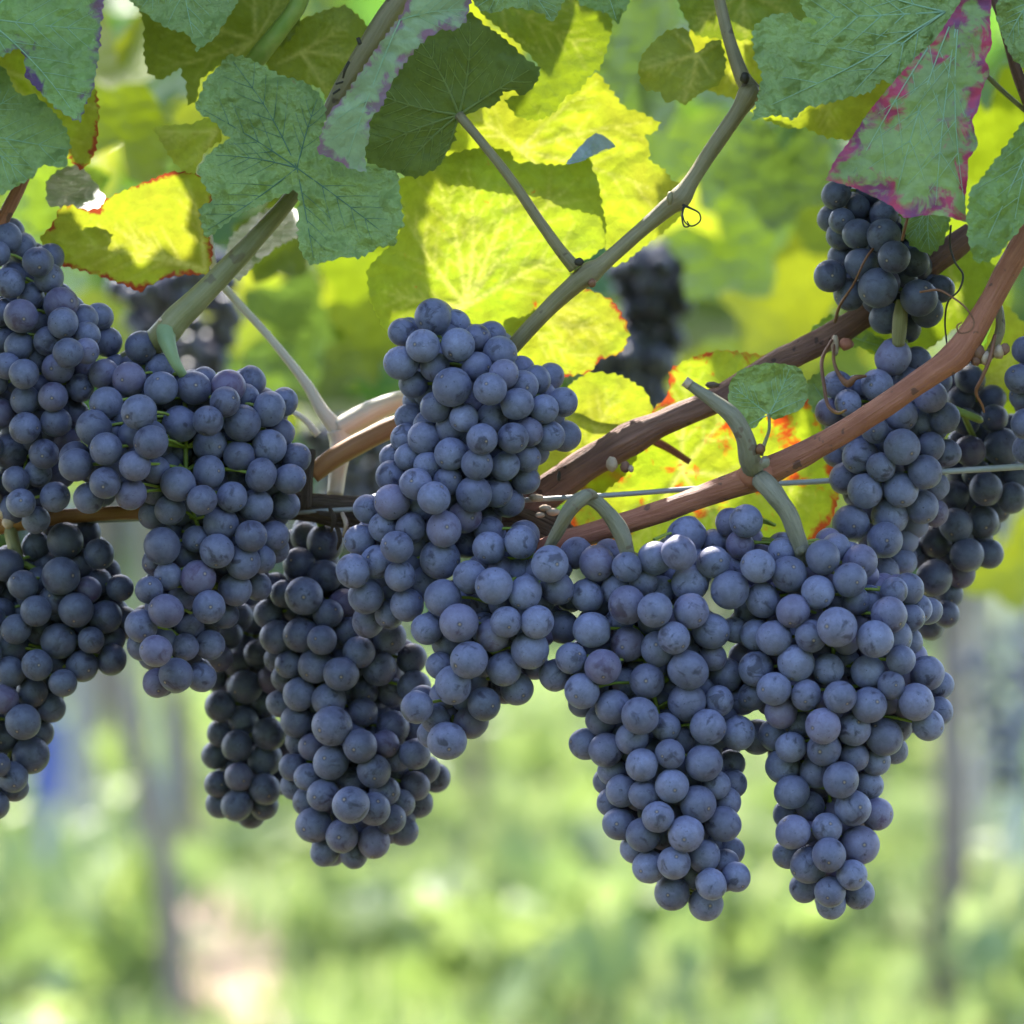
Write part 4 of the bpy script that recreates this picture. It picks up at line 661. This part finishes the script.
STALK = {
 'A': [(2, 226, .03, 4), (12, 245, .026, 4)], 'B': [(8, 522, .03, 8), (14, 545, .026, 7), (20, 562, .026, 6)],
 'C': [(170, 318, -.002, 8), (166, 332, -.010, 10), (168, 345, -.016, 8.5), (174, 360, -.018, 6.5), (181, 372, -.016, 5.5), (190, 385, -.004, 5)],
 'D': [(262, 512, .05, 5), (258, 530, .06, 4)], 'E': [(318, 512, .04, 6), (322, 526, .04, 5)], 'F': [(470, 330, .03, 5), (455, 322, .012, 4.5)],
 'G': [(528, 575, -.02, 4), (520, 572, -.026, 4.5), (505, 577, -.022, 4)],
 'H': [(540, 558, -.028, 5), (549, 547, -.036, 6), (561, 524, -.04, 7.5), (574, 505, -.042, 8.5), (587, 498, -.042, 8), (600, 505, -.042, 8), (613, 519, -.042, 8.8), (623, 538, -.042, 8.6), (629, 558, -.038, 8), (640, 580, -.02, 7)],
 'I': [(760, 478, -.03, 10), (773, 493, -.036, 11), (787, 511, -.038, 10), (796, 532, -.038, 9), (802, 553, -.036, 8), (806, 572, -.03, 6), (812, 592, -.018, 5)],
 'J': [(905, 330, .02, 6), (902, 345, .016, 5)], 'K': [(950, 408, .02, 4), (980, 420, .022, 4), (965, 415, .03, 3.5), (975, 440, .05, 3)], 'L': [(902, 300, .0, 6), (900, 320, .0, 8), (898, 345, .004, 7)], 'M': [(1030, 250, -.02, 5), (1034, 275, -.004, 4)]}
for k, A in arr.items():
    ids = np.where(keys == ord(k))[0]; axis = ax[k]
    top = at(*STALK[k][0][:3]); root = empty('grape_bunch', top, BLAB[k], 'grapes', 'grape bunches hanging on the front vine')
    mb = MB(); pxtube(mb, STALK[k], sides=14, rough=.22, grooves=.12)
    if k == 'H': pxtube(mb, [(544, 556, -.03, 5.5), (556, 533, -.042, 6.5), (570, 510, -.05, 7.5), (582, 498, -.051, 8), (590, 494, -.048, 6), (595, 497, -.043, 4)], sides=14, rough=.22, grooves=.12)
    if k == 'I': pxtube(mb, [(800, 552, -.04, 5), (803, 549, -.044, 4)], sides=8)
    mb.obj('stalk', {'H': M_STALK, 'I': M_STALK, 'C': M_STALKG, 'L': M_SHOOT, 'B': M_SHOOT}.get(k, M_STEM), root, top)
    # rachis and pedicels
    mb = MB(); La = [(STALK[k][-1][0], STALK[k][-1][1], STALK[k][-1][2], 3.4)] + [(x, y, Y, 3.0 - 1.6 * i / len(axis)) for i, (x, y, Y) in enumerate(axis) if y > STALK[k][-1][1] + 6]
    if len(La) > 1: pxtube(mb, La, sides=7, n=4)
    items = []
    for i in ids: items.append((P[i, 0], P[i, 1], P[i, 2], Yb[i], P[i, 3], idx[i]))
    fr = list(items)
    for (x, y, r_, Y, l, (kk, c_, w)) in fr:                   # the far side of the bunch
        if l > 2: continue
        Yc = np.interp(y, axis[:, 1], axis[:, 2]); x2 = c_ + (x - c_) * .86 + random.uniform(-3, 3); y2 = y + random.uniform(-5, 5) - 2
        Y2 = max(2 * (Yc + .004) - Y, Y + 1.75 * r_ * s0) + random.uniform(0, .003)
        if k in 'HGFI' and Y2 > .045: Y2 = .045
        if l >= 2 and abs(x - c_) > .6 * w: continue
        items.append((x2, y2, r_ * .93, Y2, 9, (kk, c_, w)))
    R_ = P[ids]; y0, y1 = R_[:, 1].min(), R_[:, 1].max(); row = 0       # the middle of the bunch
    for yy in np.arange(y0 + 6, y1 - 4, 16):
        row += 1
        for xx in np.arange(R_[:, 0].min(), R_[:, 0].max(), 19):
            x2 = xx + (row % 2) * 9.5 + random.uniform(-2, 2); y2 = yy + random.uniform(-2, 2); dd = np.hypot(R_[:, 0] - x2, R_[:, 1] - y2); q = dd < 42
            ang = np.sort(np.arctan2(R_[q, 1] - y2, R_[q, 0] - x2)); gap = np.max(np.diff(np.append(ang, ang[0] + 2 * math.pi))) if len(ang) > 2 else 9
            if gap > 2.5: continue
            near = dd < 30; Yc = max(np.median(Yb[ids][near]) + .015, Yb[ids][dd.argmin()] + .016)
            items.append((x2, y2, 14.5, Yc, 8, (k, x2, 1)))
    extra = MB()
    for n_, (x, y, r_, Y, l, _) in enumerate(items):
        pos = at(x, y, Y); ai = int(np.clip(np.searchsorted(axis[:, 1], y - 10), 0, len(axis) - 1)); apt = at(*axis[ai]); out = (pos - apt)
        if out.length < 1e-4: out = Vector((0, -1, 0))
        tube(mb, [apt, apt.lerp(pos, .5) + Vector((0, 0, .002)), pos], [.0008, .0007, .0009], sides=5, n=3, caps=False)
        dirv = (out.normalized() + Vector((random.gauss(0, .6), random.gauss(.0, .55), random.gauss(-.35, .5)))).normalized()
        q = dirv.to_track_quat('Z', 'Y') @ Matrix.Rotation(random.uniform(0, 6.28), 3, 'Z').to_quaternion()
        rad = r_ * mpp(Y)
        if n_ < 100:
            b = bpy.data.objects.new('grape', random.choice(BM[(M_GRAPE_SHADED if (k == 'E' and y < 600 and l != 0) or (k == 'G' and y > 690 and x > 470) else M_GRAPE_MID if k == 'E' else BMAT[k]).name])); C.link(b); b.parent = root  # upper berries below the old wood get the skin with shade painted in
            b.location = pos - top; b.rotation_mode = 'QUATERNION'; b.rotation_quaternion = q; b.scale = [rad * random.uniform(.955, 1.03) for _q in range(3)]
        else:
            V = []; F = []; sphere_into(V, F, (0, 0, 0), 1, 16, 10); extra.add([pos + (q @ Vector(v)) * rad for v in V], F)
    mb.obj('stem', M_STEM, root, top)
    if extra.v: tag(extra.obj('grapes', BMAT[k], root, top), None, None, None, 'stuff')
# blurred leaves hanging a little behind the bunches
r = np.random.default_rng(21)
BL = [(60, 190, .45, 40), (280, 240, .35, 45), (110, 60, .6, 70), (125, 130, .5, 50), (230, 120, .8, 60), (380, 270, .7, 60), (330, 310, .9, 60), (290, 330, .7, 45), (450, 60, .5, 60), (640, 60, .6, 70), (620, 130, .9, 60), (700, 160, .8, 60), (780, 170, .6, 60), (730, 250, .7, 50), (690, 300, .9, 60), (780, 300, .8, 55), (850, 250, .9, 60), (660, 350, 1.0, 60), (725, 320, .95, 45), (930, 300, .5, 50), (990, 130, .4, 60), (920, 150, .6, 60), (880, 60, .7, 70), (760, 60, .9, 70), (540, 40, .9, 70), (300, 60, .8, 70), (40, 240, .9, 60), (330, 390, .8, 50), (270, 380, 1.0, 50), (360, 340, .6, 40), (90, 330, 1.0, 60), (1000, 400, .5, 50), (1010, 560, 1.1, 50), (960, 250, .9, 60), (680, 220, 1.1, 60), (560, 130, 1.1, 60), (240, 300, 1.2, 60), (400, 320, 1.2, 60), (800, 230, 1.2, 70), (20, 130, .8, 70), (180, 40, .9, 70), (410, 120, 1.0, 70)]
kinds = [LM['green'], LM['blue'], LM['lit'], LM['dark'], LM['blue'], LM['yel'], LM['olive']]
protos = {}
for i, (px, py, Y, rp) in enumerate(BL):
    m = kinds[(i * 3 + i // 4) % 7]
    V = []; F = []; leafcard(V, F, np.zeros(3), rp * mpp(Y) * (.8 + .5 * r.random()), r, np.array([r.normal() * .45, -1., r.normal() * .4 + .35]))
    o = mesh_obj('vine_leaf', V, F, m, None); o.location = at(px, py, Y)
    tag(o, 'soft out of focus leaf hanging in the gap behind the front leaves and bunches', 'leaf', 'blurred leaves behind the front vine')
for px, py, Y, w, h, n, lab in ((178, 250, .8, .045, .15, 70, 'blurred blue bunch behind the red rimmed yellow leaf'), (652, 252, .85, .03, .10, 40, 'blurred dark bunch beside the long olive shoot'), (625, 340, .85, .034, .07, 36, 'blurred dark bunch under the round yellow lobe'), (350, 425, .8, .032, .08, 36, 'blurred grey blue bunch behind the sunlit fork'), (1005, 640, 3.6, .07, .22, 70, 'very blurred mauve bunch over the grass by the photo edge')):
    V, F = loose_bunch(n, w, h, r, .0085); o = mesh_obj('grape_bunch', V, F, M_GRAPE_FAR); o.location = at(px, py, Y); tag(o, lab, 'grapes', 'blurred bunches hanging behind')

# unseen leafy top of the row, set along sun rays to shade the bunches
r = np.random.default_rng(31); V = []; F = []
e1 = np.array(sdir.cross(Vector((0, 0, 1))).normalized()); e2 = np.cross(np.array(sdir), e1); BRIGHT += [tuple(at(x0 + ox, y0 + oy, .057)) for x0, y0 in ((335, 430), (345, 424), (360, 418), (375, 411), (390, 404), (405, 399), (325, 412), (315, 398), (340, 445)) for ox in (-14, 0, 14) for oy in (-16, 0, 14)]; BP = np.array(BRIGHT); BP = np.stack([BP @ e1, BP @ e2], 1)
def clear(q, m):
    q = np.array(q); return np.min(np.hypot(BP[:, 0] - q @ e1, BP[:, 1] - q @ e2)) > m
for px in range(-420, 1500, 32):
    for py in range(-40, 960, 32):
        for Y in (-.07, -.02, .03):
            p = at(px + r.uniform(-16, 16), py + r.uniform(-16, 16), Y); zt = 1.14
            k = (zt + .16 * r.random() + .14 * abs(p.y + sdir.y * .3) - p.z) / sdir.z; q = p + sdir * k
            if q.z < CAM_H + .5 * VIEW * (CAM_D + q.y) + .07: q = q + sdir * ((CAM_H + .5 * VIEW * (CAM_D + q.y) + .09 - q.z) / (sdir.z - .5 * VIEW * sdir.y))
            s_ = .032 + .025 * r.random()
            if clear(q, s_ * .7): leafcard(V, F, np.array(q), s_, r, np.array(sdir) + r.normal(size=3) * .35)  # gaps left so the sun still reaches the bright leaves and fork
for i in range(2600):                                      # the rest of the row, out of the picture on both sides and above
    x = r.uniform(-2.6, 2.6); y = r.normal() * .13 + .08; z = r.uniform(.98, 2.0); q = Vector((x, y, z)); s_ = .055 + .03 * r.random()
    if z < CAM_H + .5 * VIEW * (CAM_D + y) + .09 and abs(x) < .5 * VIEW * (CAM_D + y) + .12: continue
    if clear(q, s_): leafcard(V, F, np.array(q), s_, r, np.array([r.normal() * .5, r.normal() * .6, .6 + r.normal() * .4]))
tag(mesh_obj('shade_canopy', V, F, M_ROWLEAF), 'unseen leafy top of the front vine, shaped to shade the bunches', None, None, 'stuff')
V = []; F = []                                             # vine foliage added behind the camera to block the low sky
for i in range(2600):
    q = np.array([r.uniform(-5, 5), -3.1 + r.normal() * .2, r.uniform(.35, 2.1)]); leafcard(V, F, q, .075 + .05 * r.random(), r, np.array([r.normal() * .5, r.normal(), .5 + r.normal() * .4]))
tag(mesh_obj('sky_block_foliage', V, F, M_ROWLEAF), 'unseen vine foliage added behind the camera to block the low sky', None, None, 'stuff')
